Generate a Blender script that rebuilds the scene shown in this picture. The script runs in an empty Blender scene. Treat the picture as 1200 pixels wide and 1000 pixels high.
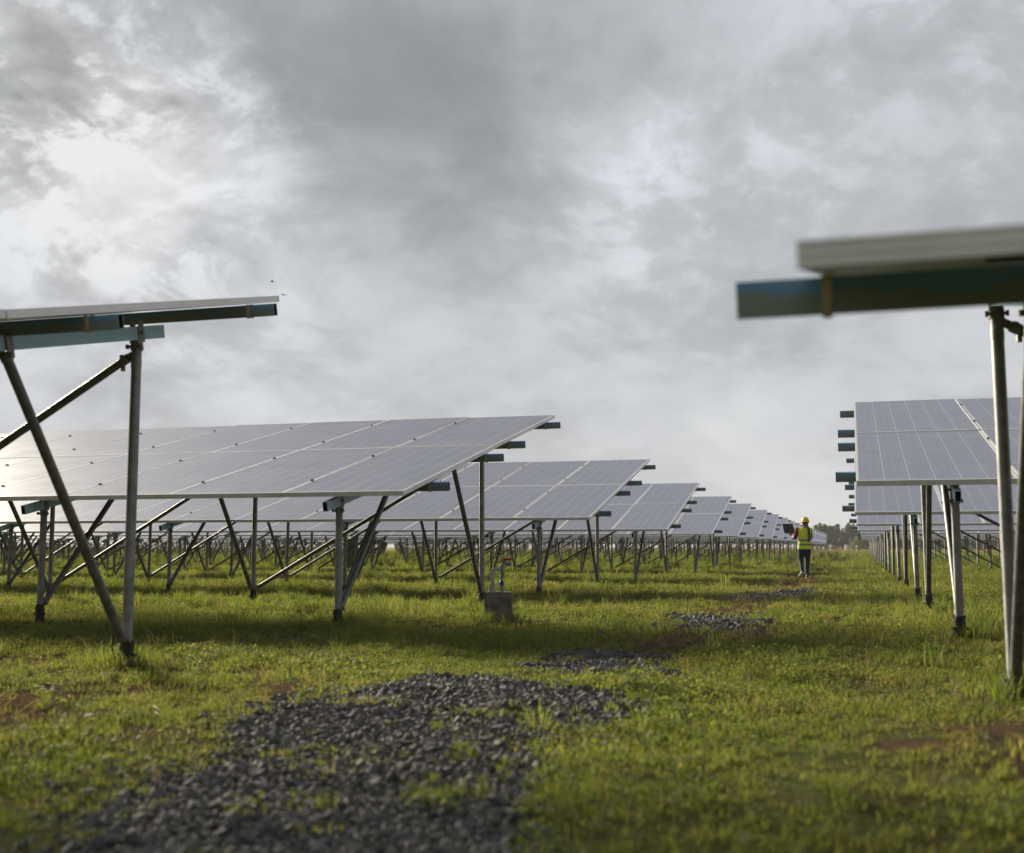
import bpy, bmesh, math, random
import numpy as np
from mathutils import Vector, Matrix

random.seed(7)
RNG = np.random.default_rng(11)
R = math.radians
scene = bpy.context.scene
COL = scene.collection

# ------------------------------------------------------------------ camera
cam_data = bpy.data.cameras.new("camera")
cam = bpy.data.objects.new("camera", cam_data)
COL.objects.link(cam)
CAM_H = 0.86
cam.location = (0, 0, CAM_H)
cam.rotation_euler = (R(90 + 5.963), 0, R(16.653))
cam_data.sensor_width = 36
cam_data.lens = 40.5
cam_data.clip_start = 0.05
cam_data.clip_end = 6000
cam_data.dof.use_dof = True
cam_data.dof.focus_distance = 17.0
cam_data.dof.aperture_fstop = 1.9
scene.camera = cam

# ------------------------------------------------------------------ view
scene.view_settings.view_transform = 'Standard'
scene.view_settings.look = 'None'
scene.view_settings.exposure = 0.75
scene.view_settings.gamma = 1.0
scene.cycles.use_denoising = True
scene.cycles.max_bounces = 6
scene.cycles.diffuse_bounces = 3
scene.cycles.glossy_bounces = 3
scene.cycles.transmission_bounces = 3
scene.cycles.transparent_max_bounces = 6
scene.cycles.sample_clamp_indirect = 6

# ------------------------------------------------------------------ sun
SUN_VEC = Vector((-2.5, 1.85, 1.06)).normalized()         # towards the sun
SUN_EL = math.asin(SUN_VEC.z)
SUN_AZ = math.atan2(SUN_VEC.x, SUN_VEC.y)                 # clockwise from +Y
sun_data = bpy.data.lights.new("sun", 'SUN')
sun_data.energy = 5.0
sun_data.angle = R(9.0)
sun_data.color = (1.0, 0.90, 0.70)
sun = bpy.data.objects.new("sun", sun_data)
COL.objects.link(sun)
sun.rotation_euler = SUN_VEC.to_track_quat('Z', 'Y').to_euler()


# ------------------------------------------------------------------ node helpers
class NT:
    """Small helper to write node graphs as expressions."""
    def __init__(self, tree):
        self.t = tree
        self.n = tree.nodes
        self.l = tree.links

    def new(self, kind, **props):
        nd = self.n.new(kind)
        for k, v in props.items():
            setattr(nd, k, v)
        return nd

    def put(self, sock, v):
        if isinstance(v, bpy.types.NodeSocket):
            self.l.new(v, sock)
        elif v is not None:
            try:
                sock.default_value = v
            except (TypeError, ValueError):
                if isinstance(v, (int, float)):
                    sock.default_value = (v, v, v)
                else:
                    sock.default_value = (*v, 1.0)

    def m(self, op, a, b=None, c=None, clamp=False):
        nd = self.new('ShaderNodeMath', operation=op, use_clamp=clamp)
        self.put(nd.inputs[0], a)
        if b is not None:
            self.put(nd.inputs[1], b)
        if c is not None:
            self.put(nd.inputs[2], c)
        return nd.outputs[0]

    def v(self, op, a, b=None):
        nd = self.new('ShaderNodeVectorMath', operation=op)
        self.put(nd.inputs[0], a)
        if b is not None:
            if op == 'SCALE':
                self.put(nd.inputs['Scale'], b)
            else:
                self.put(nd.inputs[1], b)
        return nd.outputs['Value'] if op in ('DOT_PRODUCT', 'LENGTH', 'DISTANCE') else nd.outputs[0]

    def noise(self, vec, scale, detail=4, rough=0.55, dist=0.0, lac=2.0, out='Fac', dims='3D'):
        nd = self.new('ShaderNodeTexNoise', noise_dimensions=dims)
        if vec is not None:
            self.put(nd.inputs['Vector'], vec)
        self.put(nd.inputs['Scale'], scale)
        self.put(nd.inputs['Detail'], detail)
        self.put(nd.inputs['Roughness'], rough)
        self.put(nd.inputs['Lacunarity'], lac)
        self.put(nd.inputs['Distortion'], dist)
        return nd.outputs[out]

    def smooth(self, x, a, b, lo=0.0, hi=1.0):
        nd = self.new('ShaderNodeMapRange', interpolation_type='SMOOTHSTEP')
        self.put(nd.inputs[0], x)
        for i, q in enumerate((a, b, lo, hi)):
            self.put(nd.inputs[i + 1], q)
        return nd.outputs[0]

    def lin(self, x, a, b, lo=0.0, hi=1.0):
        nd = self.new('ShaderNodeMapRange', interpolation_type='LINEAR')
        self.put(nd.inputs[0], x)
        for i, q in enumerate((a, b, lo, hi)):
            self.put(nd.inputs[i + 1], q)
        return nd.outputs[0]

    def mix(self, fac, a, b, blend='MIX'):
        nd = self.new('ShaderNodeMix', data_type='RGBA', blend_type=blend)
        self.put(nd.inputs[0], fac)
        self.put(nd.inputs[6], a)
        self.put(nd.inputs[7], b)
        return nd.outputs[2]

    def sep(self, v):
        nd = self.new('ShaderNodeSeparateXYZ')
        self.put(nd.inputs[0], v)
        return nd.outputs

    def comb(self, x, y, z):
        nd = self.new('ShaderNodeCombineXYZ')
        for i, q in enumerate((x, y, z)):
            self.put(nd.inputs[i], q)
        return nd.outputs[0]


# ------------------------------------------------------------------ world: broken overcast under a Nishita sky
world = bpy.data.worlds.new("World")
scene.world = world
world.use_nodes = True
wt = NT(world.node_tree)
for nd in list(wt.n):
    wt.n.remove(nd)
w_out = wt.new('ShaderNodeOutputWorld')
w_bg = wt.new('ShaderNodeBackground')
w_bg.inputs['Strength'].default_value = 0.1
wt.l.new(w_bg.outputs[0], w_out.inputs[0])
nish = wt.new('ShaderNodeTexSky', sky_type='NISHITA', sun_disc=False)
nish.sun_elevation = SUN_EL
nish.sun_rotation = SUN_AZ
nish.air_density = 1.2
nish.dust_density = 2.0
D = wt.v('NORMALIZE', wt.new('ShaderNodeTexCoord').outputs['Generated'])
dx, dy, dz = wt.sep(D)
zc = wt.m('MAXIMUM', dz, 0.0)
inv = wt.m('DIVIDE', 1.0, wt.m('ADD', zc, 0.42))
P = wt.comb(wt.m('MULTIPLY', dx, inv), wt.m('MULTIPLY', dy, inv), 0.0)
P = wt.v('MULTIPLY', P, (1.0, 0.95, 1.0))
# gentle domain warp so the billows curl instead of streaking
warp_n = wt.noise(wt.v('ADD', P, (5.2, 8.8, 0.0)), 2.6, 3, 0.5, 0.0, 2.0, 'Color')
PW_ = wt.v('ADD', P, wt.v('SCALE', wt.v('SUBTRACT', warp_n, (0.5, 0.5, 0.5)), 0.22))
n_big = wt.noise(wt.v('ADD', PW_, (1.7, 4.0, 0.0)), 2.2, 4, 0.5, 0.0)
n_mid = wt.noise(wt.v('ADD', PW_, (3.1, 7.7, 0.0)), 5.2, 11, 0.58, 0.0)
n_fin = wt.noise(wt.v('ADD', PW_, (9.3, 1.2, 0.0)), 15.0, 9, 0.62, 0.0)


def sky_dir(az_left_deg, el_deg):
    a, e = R(az_left_deg), R(el_deg)
    return (-math.sin(a) * math.cos(e), math.cos(a) * math.cos(e), math.sin(e))


def lobe(az, el, width_deg):
    k = 1.0 / (1.0 - math.cos(R(width_deg)))
    dt = wt.v('DOT_PRODUCT', D, sky_dir(az, el))
    return wt.m('EXPONENT', wt.m('MULTIPLY', wt.m('SUBTRACT', dt, 1.0), k))


def add(*xs):
    r = xs[0]
    for q in xs[1:]:
        r = wt.m('ADD', r, q)
    return r


def mul(a, b):
    return wt.m('MULTIPLY', a, b)
glow = lobe(60, 21, 12)                     # thin cloud in front of the sun, left of the view
thin = add(lobe(38, 18, 5.5), mul(lobe(33, 19, 4.5), 0.7), mul(lobe(41, 25, 4.5), 0.6), mul(lobe(36, 13, 4.0), 0.4))
dark = add(lobe(24, 24, 6.5), mul(lobe(17, 20, 5.5), 0.9), mul(lobe(27, 17.5, 4.0), 0.30), mul(lobe(10, 27, 6), 0.5))
pale = add(mul(lobe(9, 18, 5.5), 1.0), mul(lobe(-3, 22, 6.0), 0.6), mul(lobe(30, 12, 5), 0.35))
horizon = wt.m('EXPONENT', mul(zc, -9.0))
mid_c = wt.m('SUBTRACT', n_mid, 0.5)
fin_c = wt.m('SUBTRACT', n_fin, 0.5)
big_c = wt.m('SUBTRACT', n_big, 0.5)
tex = add(mul(big_c, 0.60), mul(mid_c, 0.90), mul(fin_c, 0.34))
base = add(0.305, mul(glow, 0.36), mul(thin, 0.055), mul(dark, -0.085), mul(pale, 0.075), mul(horizon, 0.125))
calm = wt.m('SUBTRACT', 1.0, mul(horizon, 0.62))
amp = mul(add(0.25, mul(glow, 0.6), mul(thin, 0.46), mul(pale, 0.08), mul(dark, -0.12)), calm)
# cloud decks one above another, with torn semi-crisp borders
deck = wt.smooth(add(n_big, mul(mid_c, 0.42), mul(fin_c, 0.30)), 0.41, 0.59)
deck_amp = mul(add(0.045, mul(thin, 0.05), mul(pale, 0.02), mul(dark, -0.02)), calm)
lum = add(base, mul(tex, amp), mul(wt.m('SUBTRACT', deck, 0.5), deck_amp))
lum = wt.m('MAXIMUM', lum, 0.14)
# bright breaks where the cloud is thin, only in the lit part of the sky
rim = mul(wt.smooth(add(n_mid, mul(fin_c, 1.1)), 0.48, 0.66), add(mul(glow, 0.16), mul(thin, 0.11), mul(pale, 0.06)))
lum = add(lum, rim)
lum = wt.m('SMOOTH_MIN', lum, 0.505, 0.16)
# sky dimmed out of view overhead and behind, added to lower the ambient light
lum = mul(lum, wt.smooth(dz, 0.42, 0.75, 1.0, 0.58))
lum = mul(lum, wt.smooth(dy, 0.1, -0.6, 1.0, 0.80))
warm = wt.m('MINIMUM', add(mul(glow, 0.8), mul(thin, 0.5), mul(horizon, 0.75)), 1.0)
tint = wt.mix(warm, (0.945, 0.985, 1.055, 1), (1.0, 1.0, 0.985, 1))
cloud = wt.v('SCALE', tint, mul(lum, 10.0))
# a little of the clear sky comes through on the side away from the sun
gap = mul(wt.smooth(n_big, 0.60, 0.80), wt.smooth(wt.v('DOT_PRODUCT', D, tuple(SUN_VEC)), 0.9, 0.5))
sky_col = wt.mix(mul(gap, 0.25), cloud, nish.outputs[0])
below = wt.smooth(dz, -0.02, -0.10)
sky_col = wt.mix(below, sky_col, (0.6, 0.62, 0.4, 1))
wt.l.new(sky_col, w_bg.inputs['Color'])


# ================================================================== materials
def material(name):
    m = bpy.data.materials.new(name)
    m.use_nodes = True
    t = NT(m.node_tree)
    for nd in list(t.n):
        t.n.remove(nd)
    out = t.new('ShaderNodeOutputMaterial')
    return m, t, out


def principled(t, out, color=None, rough=0.5, metal=0.0, spec=0.5, normal=None):
    b = t.new('ShaderNodeBsdfPrincipled')
    t.put(b.inputs['Base Color'], color)
    t.put(b.inputs['Roughness'], rough)
    t.put(b.inputs['Metallic'], metal)
    t.put(b.inputs['Specular IOR Level'], spec)
    if normal is not None:
        t.put(b.inputs['Normal'], normal)
    t.l.new(b.outputs[0], out.inputs[0])
    return b


def bump(t, height, strength, dist=0.01):
    nd = t.new('ShaderNodeBump')
    t.put(nd.inputs['Height'], height)
    t.put(nd.inputs['Strength'], strength)
    t.put(nd.inputs['Distance'], dist)
    return nd.outputs[0]


def simple(name, color, rough=0.6, metal=0.0, var=0.15, scale=12.0, spec=0.4, bmp=0.0):
    m, t, out = material(name)
    co = t.new('ShaderNodeTexCoord').outputs['Object']
    n = t.noise(co, scale, 5, 0.6)
    lo = tuple(c * (1 - var) for c in color) + (1,)
    hi = tuple(min(1, c * (1 + var)) for c in color) + (1,)
    col = t.mix(t.smooth(n, 0.3, 0.7), lo, hi)
    rg = t.lin(n, 0.3, 0.7, max(0.02, rough - 0.08), min(1, rough + 0.08))
    principled(t, out, col, rg, metal, spec, bump(t, n, bmp, 0.004) if bmp else None)
    return m


def mat_cells():
    m, t, out = material('solar_cell_glass')
    uv = t.sep(t.new('ShaderNodeUVMap').outputs[0])
    obj_rand = t.new('ShaderNodeObjectInfo').outputs['Random']

    def line(c, n, w):
        f = t.m('FRACT', t.m('MULTIPLY', c, n))
        d = t.m('ABSOLUTE', t.m('SUBTRACT', f, 0.5))
        return t.m('GREATER_THAN', d, 0.5 - w * 0.5)
    gap_x = line(uv[0], 6.0, 0.026)
    gap_y = line(uv[1], 12.0, 0.022)
    bus = line(t.m('ADD', t.m('MULTIPLY', uv[0], 1.0), 1 / 36), 18.0, 0.040)
    fing = line(uv[1], 96.0, 0.16)
    cell = t.comb(t.m('FLOOR', t.m('MULTIPLY', uv[0], 6.0)), t.m('FLOOR', t.m('MULTIPLY', uv[1], 12.0)), t.m('MULTIPLY', obj_rand, 91.0))
    wn = t.new('ShaderNodeTexWhiteNoise')
    t.l.new(cell, wn.inputs['Vector'])
    co = t.new('ShaderNodeTexCoord').outputs['Object']
    vor = t.new('ShaderNodeTexVoronoi')
    t.put(vor.inputs['Vector'], co)
    t.put(vor.inputs['Scale'], 42.0)
    grain = t.sep(vor.outputs['Color'])[0]
    f = t.m('ADD', t.m('MULTIPLY', wn.outputs['Value'], 0.5), t.m('MULTIPLY', grain, 0.5))
    col = t.mix(f, (0.088, 0.110, 0.215, 1), (0.140, 0.170, 0.300, 1))
    col = t.mix(t.m('MULTIPLY', fing, 0.22), col, (0.25, 0.26, 0.30, 1))
    col = t.mix(t.m('MULTIPLY', bus, 0.48), col, (0.55, 0.56, 0.60, 1))
    col = t.mix(t.m('MAXIMUM', gap_x, t.m('MULTIPLY', gap_y, 0.5)), col, (0.68, 0.69, 0.72, 1))
    wp = t.new('ShaderNodeNewGeometry').outputs['Position']
    dust = t.noise(wp, 1.3, 5, 0.65)
    # dust film, thicker along the lower frame where rain leaves it
    low = t.smooth(uv[1], 0.06, 0.0)
    spot = t.smooth(t.noise(wp, 9.0, 2, 0.5), 0.74, 0.80)
    df = t.m('ADD', t.m('ADD', t.lin(dust, 0.3, 0.7, 0.14, 0.28), t.m('MULTIPLY', low, 0.18)), t.m('MULTIPLY', spot, 0.10))
    col = t.mix(df, col, (0.46, 0.46, 0.51, 1))
    b = principled(t, out, col, t.lin(dust, 0.3, 0.7, 0.36, 0.42), 0.0, 0.5)
    b.inputs['IOR'].default_value = 2.3
    return m


def mat_galv(name='galvanised_steel', base=0.235, warm=0.0):
    m, t, out = material(name)
    co = t.new('ShaderNodeTexCoord').outputs['Object']
    rand = t.new('ShaderNodeObjectInfo').outputs['Random']
    p = t.v('ADD', co, t.comb(rand, t.m('MULTIPLY', rand, 7.0), t.m('MULTIPLY', rand, 3.0)))
    n1 = t.noise(p, 9.0, 5, 0.65)
    n2 = t.noise(t.v('MULTIPLY', p, (40.0, 40.0, 3.0)), 1.0, 3, 0.6)
    f = t.m('ADD', t.m('MULTIPLY', n1, 0.65), t.m('MULTIPLY', n2, 0.35))
    a = base * 0.62
    c = base * 1.35
    col = t.mix(t.smooth(f, 0.32, 0.68), (a * 1.02, a, a * 0.96, 1), (c, c * 1.0, c * 0.99, 1))
    stain = t.smooth(t.noise(p, 3.0, 4, 0.7), 0.58, 0.72)
    col = t.mix(t.m('MULTIPLY', stain, 0.35 + warm), col, (0.17, 0.125, 0.085, 1))
    principled(t, out, col, t.lin(f, 0.3, 0.7, 0.42, 0.62), 0.55, 0.5, bump(t, n2, 0.15, 0.002))
    return m


def mat_purlin():
    m, t, out = material('coated_steel_channel')
    co = t.new('ShaderNodeTexCoord').outputs['Object']
    rand = t.new('ShaderNodeObjectInfo').outputs['Random']
    p = t.v('ADD', co, t.comb(t.m('MULTIPLY', rand, 11.0), 0.0, t.m('MULTIPLY', rand, 5.0)))
    z = t.sep(co)[2]
    n = t.noise(p, 3.2, 3, 0.5)
    edge = t.m('ADD', z, t.m('MULTIPLY', t.m('SUBTRACT', n, 0.5), 0.13))
    film = t.smooth(edge, -0.004, 0.006)
    n2 = t.noise(t.v('MULTIPLY', p, (2.0, 20.0, 20.0)), 1.0, 4, 0.6)
    dull = t.mix(n2, (0.15, 0.185, 0.17, 1), (0.26, 0.30, 0.27, 1))
    blue = t.mix(n2, (0.09, 0.23, 0.42, 1), (0.16, 0.33, 0.52, 1))
    col = t.mix(t.m('MULTIPLY', film, 0.85), dull, blue)
    principled(t, out, col, 0.42, 0.25, 0.5)
    return m


def mat_rafter():
    m, t, out = material('teal_coated_steel')
    co = t.new('ShaderNodeTexCoord').outputs['Object']
    n = t.noise(co, 25.0, 5, 0.7)
    n2 = t.noise(t.v('MULTIPLY', co, (1.0, 0.6, 6.0)), 5.0, 4, 0.6)
    col = t.mix(n2, (0.24, 0.42, 0.49, 1), (0.36, 0.56, 0.62, 1))
    scr = t.smooth(n, 0.62, 0.70)
    col = t.mix(t.m('MULTIPLY', scr, 0.6), col, (0.07, 0.10, 0.11, 1))
    principled(t, out, col, 0.45, 0.15, 0.5)
    return m


def mat_backsheet():
    return simple('panel_backsheet', (0.42, 0.42, 0.41), 0.6, 0, 0.05, 4)


M = {}
M['cells'] = mat_cells()
M['frame'] = simple('anodised_aluminium', (0.80, 0.80, 0.79), 0.42, 0.15, 0.07, 5.0)
M['back'] = mat_backsheet()
M['galv'] = mat_galv()
M['galv_dark'] = mat_galv('weathered_brace_steel', 0.155, 0.15)
M['purlin'] = mat_purlin()
M['rafter'] = mat_rafter()
M['bracket'] = simple('cast_bracket_steel', (0.21, 0.20, 0.175), 0.55, 0.5, 0.3, 20)
M['sleeve'] = simple('black_rubber_sleeve', (0.018, 0.018, 0.018), 0.65, 0, 0.4, 14, bmp=0.3)
M['hollow'] = simple('hollow_section_inside', (0.02, 0.02, 0.025), 0.8)
M['clamp'] = simple('black_clamp', (0.06, 0.06, 0.06), 0.4, 0.5)


# ================================================================== object helpers
def thing(name, label, cat, loc=(0, 0, 0), rotz=0.0, group=None):
    o = bpy.data.objects.new(name, None)
    COL.objects.link(o)
    o.empty_display_size = 0.2
    o.location = loc
    o.rotation_euler = (0, 0, rotz)
    o['label'] = label
    o['category'] = cat
    if group:
        o['group'] = group
    return o


def link(name, mesh, parent=None, loc=None, rot=None):
    o = bpy.data.objects.new(name, mesh)
    COL.objects.link(o)
    if parent is not None:
        o.parent = parent
    if loc is not None:
        o.location = loc
    if rot is not None:
        o.rotation_euler = rot
    return o


def mesh_of(name, bm, mats, smooth=False, auto=None):
    me = bpy.data.meshes.new(name)
    bm.normal_update()
    bm.to_mesh(me)
    bm.free()
    for m in (mats if isinstance(mats, (list, tuple)) else [mats]):
        me.materials.append(m)
    if smooth:
        me.polygons.foreach_set('use_smooth', [True] * len(me.polygons))
        if auto is not None:
            lim = math.cos(R(auto))
            bm2 = bmesh.new()
            bm2.from_mesh(me)
            for e in bm2.edges:
                if len(e.link_faces) == 2 and e.link_faces[0].normal.dot(e.link_faces[1].normal) < lim:
                    e.smooth = False
            bm2.to_mesh(me)
            bm2.free()
    return me


def add_box(bm, c, s, rot=None, mat=0):
    """Box with centre c and full size s."""
    vs = []
    for x in (-.5, .5):
        for y in (-.5, .5):
            for z in (-.5, .5):
                v = Vector((x * s[0], y * s[1], z * s[2]))
                if rot is not None:
                    v = rot @ v
                vs.append(bm.verts.new(v + Vector(c)))
    for q in ((0, 1, 3, 2), (4, 6, 7, 5), (0, 4, 5, 1), (2, 3, 7, 6), (0, 2, 6, 4), (1, 5, 7, 3)):
        f = bm.faces.new([vs[i] for i in q])
        f.material_index = mat
    return vs


def frame_of(d):
    d = d.normalized()
    up = Vector((0, 0, 1)) if abs(d.z) < 0.95 else Vector((0, 1, 0))
    s = d.cross(up).normalized()
    return s, s.cross(d).normalized()


def add_tube(bm, pts, radii, seg=12, mat=0, cap=True):
    """Swept round tube along a polyline, radius per point."""
    pts = [Vector(p) for p in pts]
    if not isinstance(radii, (list, tuple)):
        radii = [radii] * len(pts)
    rings = []
    side = None
    for i, p in enumerate(pts):
        if i == 0:
            d = pts[1] - pts[0]
        elif i == len(pts) - 1:
            d = pts[-1] - pts[-2]
        else:
            d = (pts[i + 1] - pts[i]).normalized() + (pts[i] - pts[i - 1]).normalized()
        d.normalize()
        if side is None:
            side, up = frame_of(d)
        else:
            side = (side - d * side.dot(d)).normalized()
            up = side.cross(d).normalized()
        ring = []
        for k in range(seg):
            a = 2 * math.pi * k / seg
            ring.append(bm.verts.new(p + (side * math.cos(a) + up * math.sin(a)) * radii[i]))
        rings.append(ring)
    for i in range(len(rings) - 1):
        for k in range(seg):
            f = bm.faces.new((rings[i][k], rings[i][(k + 1) % seg], rings[i + 1][(k + 1) % seg], rings[i + 1][k]))
            f.material_index = mat
    if cap:
        for ring, rev in ((rings[0], False), (rings[-1], True)):
            f = bm.faces.new(ring if not rev else ring[::-1])
            f.material_index = mat
    return rings


def add_rect_tube(bm, p0, p1, w, h, wall=0.005, mat=0, mat_in=1, updir=Vector((0, 0, 1))):
    """Open-ended hollow rectangular section from p0 to p1."""
    p0, p1 = Vector(p0), Vector(p1)
    d = (p1 - p0).normalized()
    s = d.cross(updir).normalized()
    u = s.cross(d).normalized()

    def ring(p, a, b):
        return [bm.verts.new(p + s * x * a + u * y * b) for x, y in ((-.5, -.5), (.5, -.5), (.5, .5), (-.5, .5))]
    o0, o1 = ring(p0, w, h), ring(p1, w, h)
    i0, i1 = ring(p0, w - 2 * wall, h - 2 * wall), ring(p1, w - 2 * wall, h - 2 * wall)
    for k in range(4):
        n = (k + 1) % 4
        for q, mi in (((o0[k], o0[n], o1[n], o1[k]), mat), ((i0[n], i0[k], i1[k], i1[n]), mat_in),
                      ((o0[n], o0[k], i0[k], i0[n]), mat), ((o1[k], o1[n], i1[n], i1[k]), mat)):
            f = bm.faces.new(q)
            f.material_index = mi


def replicate(name, src, mats4):
    """One mesh holding src once per matrix (used for the far, uncountable tail of a row)."""
    nv, nl, npoly = len(src.vertices), len(src.loops), len(src.polygons)
    co = np.empty(nv * 3, np.float32)
    src.vertices.foreach_get('co', co)
    co = np.c_[co.reshape(-1, 3), np.ones(nv)]
    li = np.empty(nl, np.int32)
    src.loops.foreach_get('vertex_index', li)
    ls = np.empty(npoly, np.int32)
    src.polygons.foreach_get('loop_start', ls)
    mi = np.empty(npoly, np.int32)
    src.polygons.foreach_get('material_index', mi)
    n = len(mats4)
    V = np.concatenate([(co @ np.array(m).T)[:, :3] for m in mats4]).astype(np.float32)
    me = bpy.data.meshes.new(name)
    me.vertices.add(nv * n)
    me.vertices.foreach_set('co', V.ravel())
    me.loops.add(nl * n)
    me.loops.foreach_set('vertex_index', np.concatenate([li + nv * i for i in range(n)]).astype(np.int32))
    me.polygons.add(npoly * n)
    me.polygons.foreach_set('loop_start', np.concatenate([ls + nl * i for i in range(n)]).astype(np.int32))
    me.polygons.foreach_set('material_index', np.tile(mi, n).astype(np.int32))
    if src.uv_layers:
        uv = np.empty(nl * 2, np.float32)
        src.uv_layers[0].data.foreach_get('uv', uv)
        me.uv_layers.new(name='UVMap')
        me.uv_layers[0].data.foreach_set('uv', np.tile(uv, n))
    for m in src.materials:
        me.materials.append(m)
    me.update(calc_edges=True)
    me.validate()
    return me




# ================================================================== ground
def hgt(x, y):
    x = np.asarray(x, float)
    y = np.asarray(y, float)
    fade = np.exp(-np.maximum(y - 40, 0) / 60.0)
    h = 0.018 * np.sin(0.9 * x + 0.55 * y) + 0.014 * np.sin(1.9 * x - 1.2 * y + 1.0) + 0.008 * np.sin(4.1 * x + 3.3 * y)
    h += 0.006 * np.sin(9.0 * x + 2.0 * y) + 0.005 * np.sin(7.5 * y - 3.0 * x + 2)
    return h * fade


GRAVEL = [
    [(-1.8, 1.7), (-2.15, 2.94), (-2.5, 3.5), (-2.6, 4.1), (-2.9, 5.1), (-2.95, 6.26), (-2.66, 7.1), (-1.87, 7.15),
     (-1.22, 6.5), (-1.26, 5.57), (-1.40, 4.79), (-1.12, 3.84), (-0.95, 3.0), (-0.8, 1.7)],
    [(-2.06, 7.6), (-2.3, 9.7), (-1.45, 9.5), (-1.30, 7.8)],
    [(-2.35, 14.9), (-1.25, 15.2), (-1.30, 12.3), (-1.95, 12.4)],
    [(-2.25, 20.9), (-0.95, 24.4), (-0.95, 19.4), (-1.7, 18.2)],
]
BARE = [  # centre x, y, half sizes: worn brown earth
    (-5.6, 7.5, 1.1, 0.6), (-4.2, 6.2, 0.55, 0.42), (-4.1, 5.1, 0.6, 0.45), (-3.2, 4.7, 0.3, 0.25), (-4.6, 5.9, 0.4, 0.35), (-3.25, 6.35, 0.32, 0.3), (-3.6, 4.2, 0.3, 0.3),
    (0.65, 6.1, 0.42, 0.40), (0.8, 5.0, 0.40, 0.38), (0.2, 5.4, 0.2, 0.16), (0.75, 7.3, 0.25, 0.35), (0.65, 11.9, 0.35, 0.5), (0.25, 7.9, 0.35, 0.18),
    (-1.15, 12.2, 0.42, 1.3), (-1.9, 8.0, 0.6, 0.35), (-7.5, 12.4, 0.5, 0.4), (-4.1, 11.9, 0.4, 0.35),
    (-1.5, 33.0, 0.75, 5.5), (-1.45, 47.0, 0.5, 12.0), (-1.2, 22.0, 0.7, 3.0), (-1.65, 11.0, 0.35, 1.5), (-1.6, 17.0, 0.4, 2.2), (-1.4, 27.0, 0.55, 3.5),
]


def poly_sd(px_, py_, poly):
    """Signed distance to a polygon, negative inside."""
    p = np.stack([px_, py_], -1)
    d = np.full(len(px_), 1e9)
    inside = np.zeros(len(px_), bool)
    n = len(poly)
    for i in range(n):
        a = np.array(poly[i])
        b = np.array(poly[(i + 1) % n])
        ab = b - a
        t = np.clip(((p - a) @ ab) / (ab @ ab), 0, 1)
        q = p - a - t[:, None] * ab
        d = np.minimum(d, np.hypot(q[:, 0], q[:, 1]))
        c = ((a[1] > p[:, 1]) != (b[1] > p[:, 1])) & (p[:, 0] < (b[0] - a[0]) * (p[:, 1] - a[1]) / (b[1] - a[1] + 1e-12) + a[0])
        inside ^= c
    return np.where(inside, -d, d)


_ph = RNG.uniform(0, 6.28, (24,))
_fr = RNG.normal(0, 1, (24, 2))


def wob(x, y, sc=1.0):
    """Cheap smooth noise around 0, about -1..1."""
    r = np.zeros(len(x))
    for i in range(12):
        f = 1.0 + (i // 4) * 1.3
        r += np.sin(sc * f * (2.2 * _fr[i, 0] * x + 2.2 * _fr[i, 1] * y) + _ph[i]) / f
    return r / 3.2


def gravel_mask(x, y):
    d = np.full(len(x), 1e9)
    for g in GRAVEL:
        d = np.minimum(d, poly_sd(x, y, g))
    d = d - 0.03 + 0.20 * wob(x, y, 1.6) + 0.12 * wob(x + 7, y, 5.0)
    return 1 / (1 + np.exp(np.clip(d / 0.07, -50, 50)))


CLUMPS = [(-1.8, 4.45, 0.22, 0.16), (-2.2, 4.45, 0.22, 0.10), (-1.45, 4.35, 0.16, 0.14), (-1.85, 5.65, 0.30, 0.16), (-2.0, 5.2, 0.18, 0.08),
          (-1.3, 4.95, 0.26, 0.30), (-1.05, 5.2, 0.2, 0.25), (-2.45, 5.7, 0.2, 0.14), (-1.35, 3.7, 0.12, 0.2), (-2.0, 3.4, 0.1, 0.06), (-1.6, 7.25, 0.7, 0.16)]


def clump_mask(x, y):
    """Grass that has grown back over the stones."""
    r = np.zeros(len(x))
    for cx, cy, rx, ry in CLUMPS:
        q = np.hypot((x - cx) / rx, (y - cy) / ry) + 0.4 * wob(x, y, 2.2)
        r = np.maximum(r, 1 / (1 + np.exp((q - 1) / 0.18)))
    return r


def bare_mask(x, y):
    r = np.zeros(len(x))
    for cx, cy, rx, ry in BARE:
        q = np.hypot((x - cx) / rx, (y - cy) / ry) + 0.30 * wob(x, y, 1.2) + 0.30 * wob(x + 2, y - 3, 4.5)
        r = np.maximum(r, 1 / (1 + np.exp((q - 1) / 0.18)))
    return r


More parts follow.
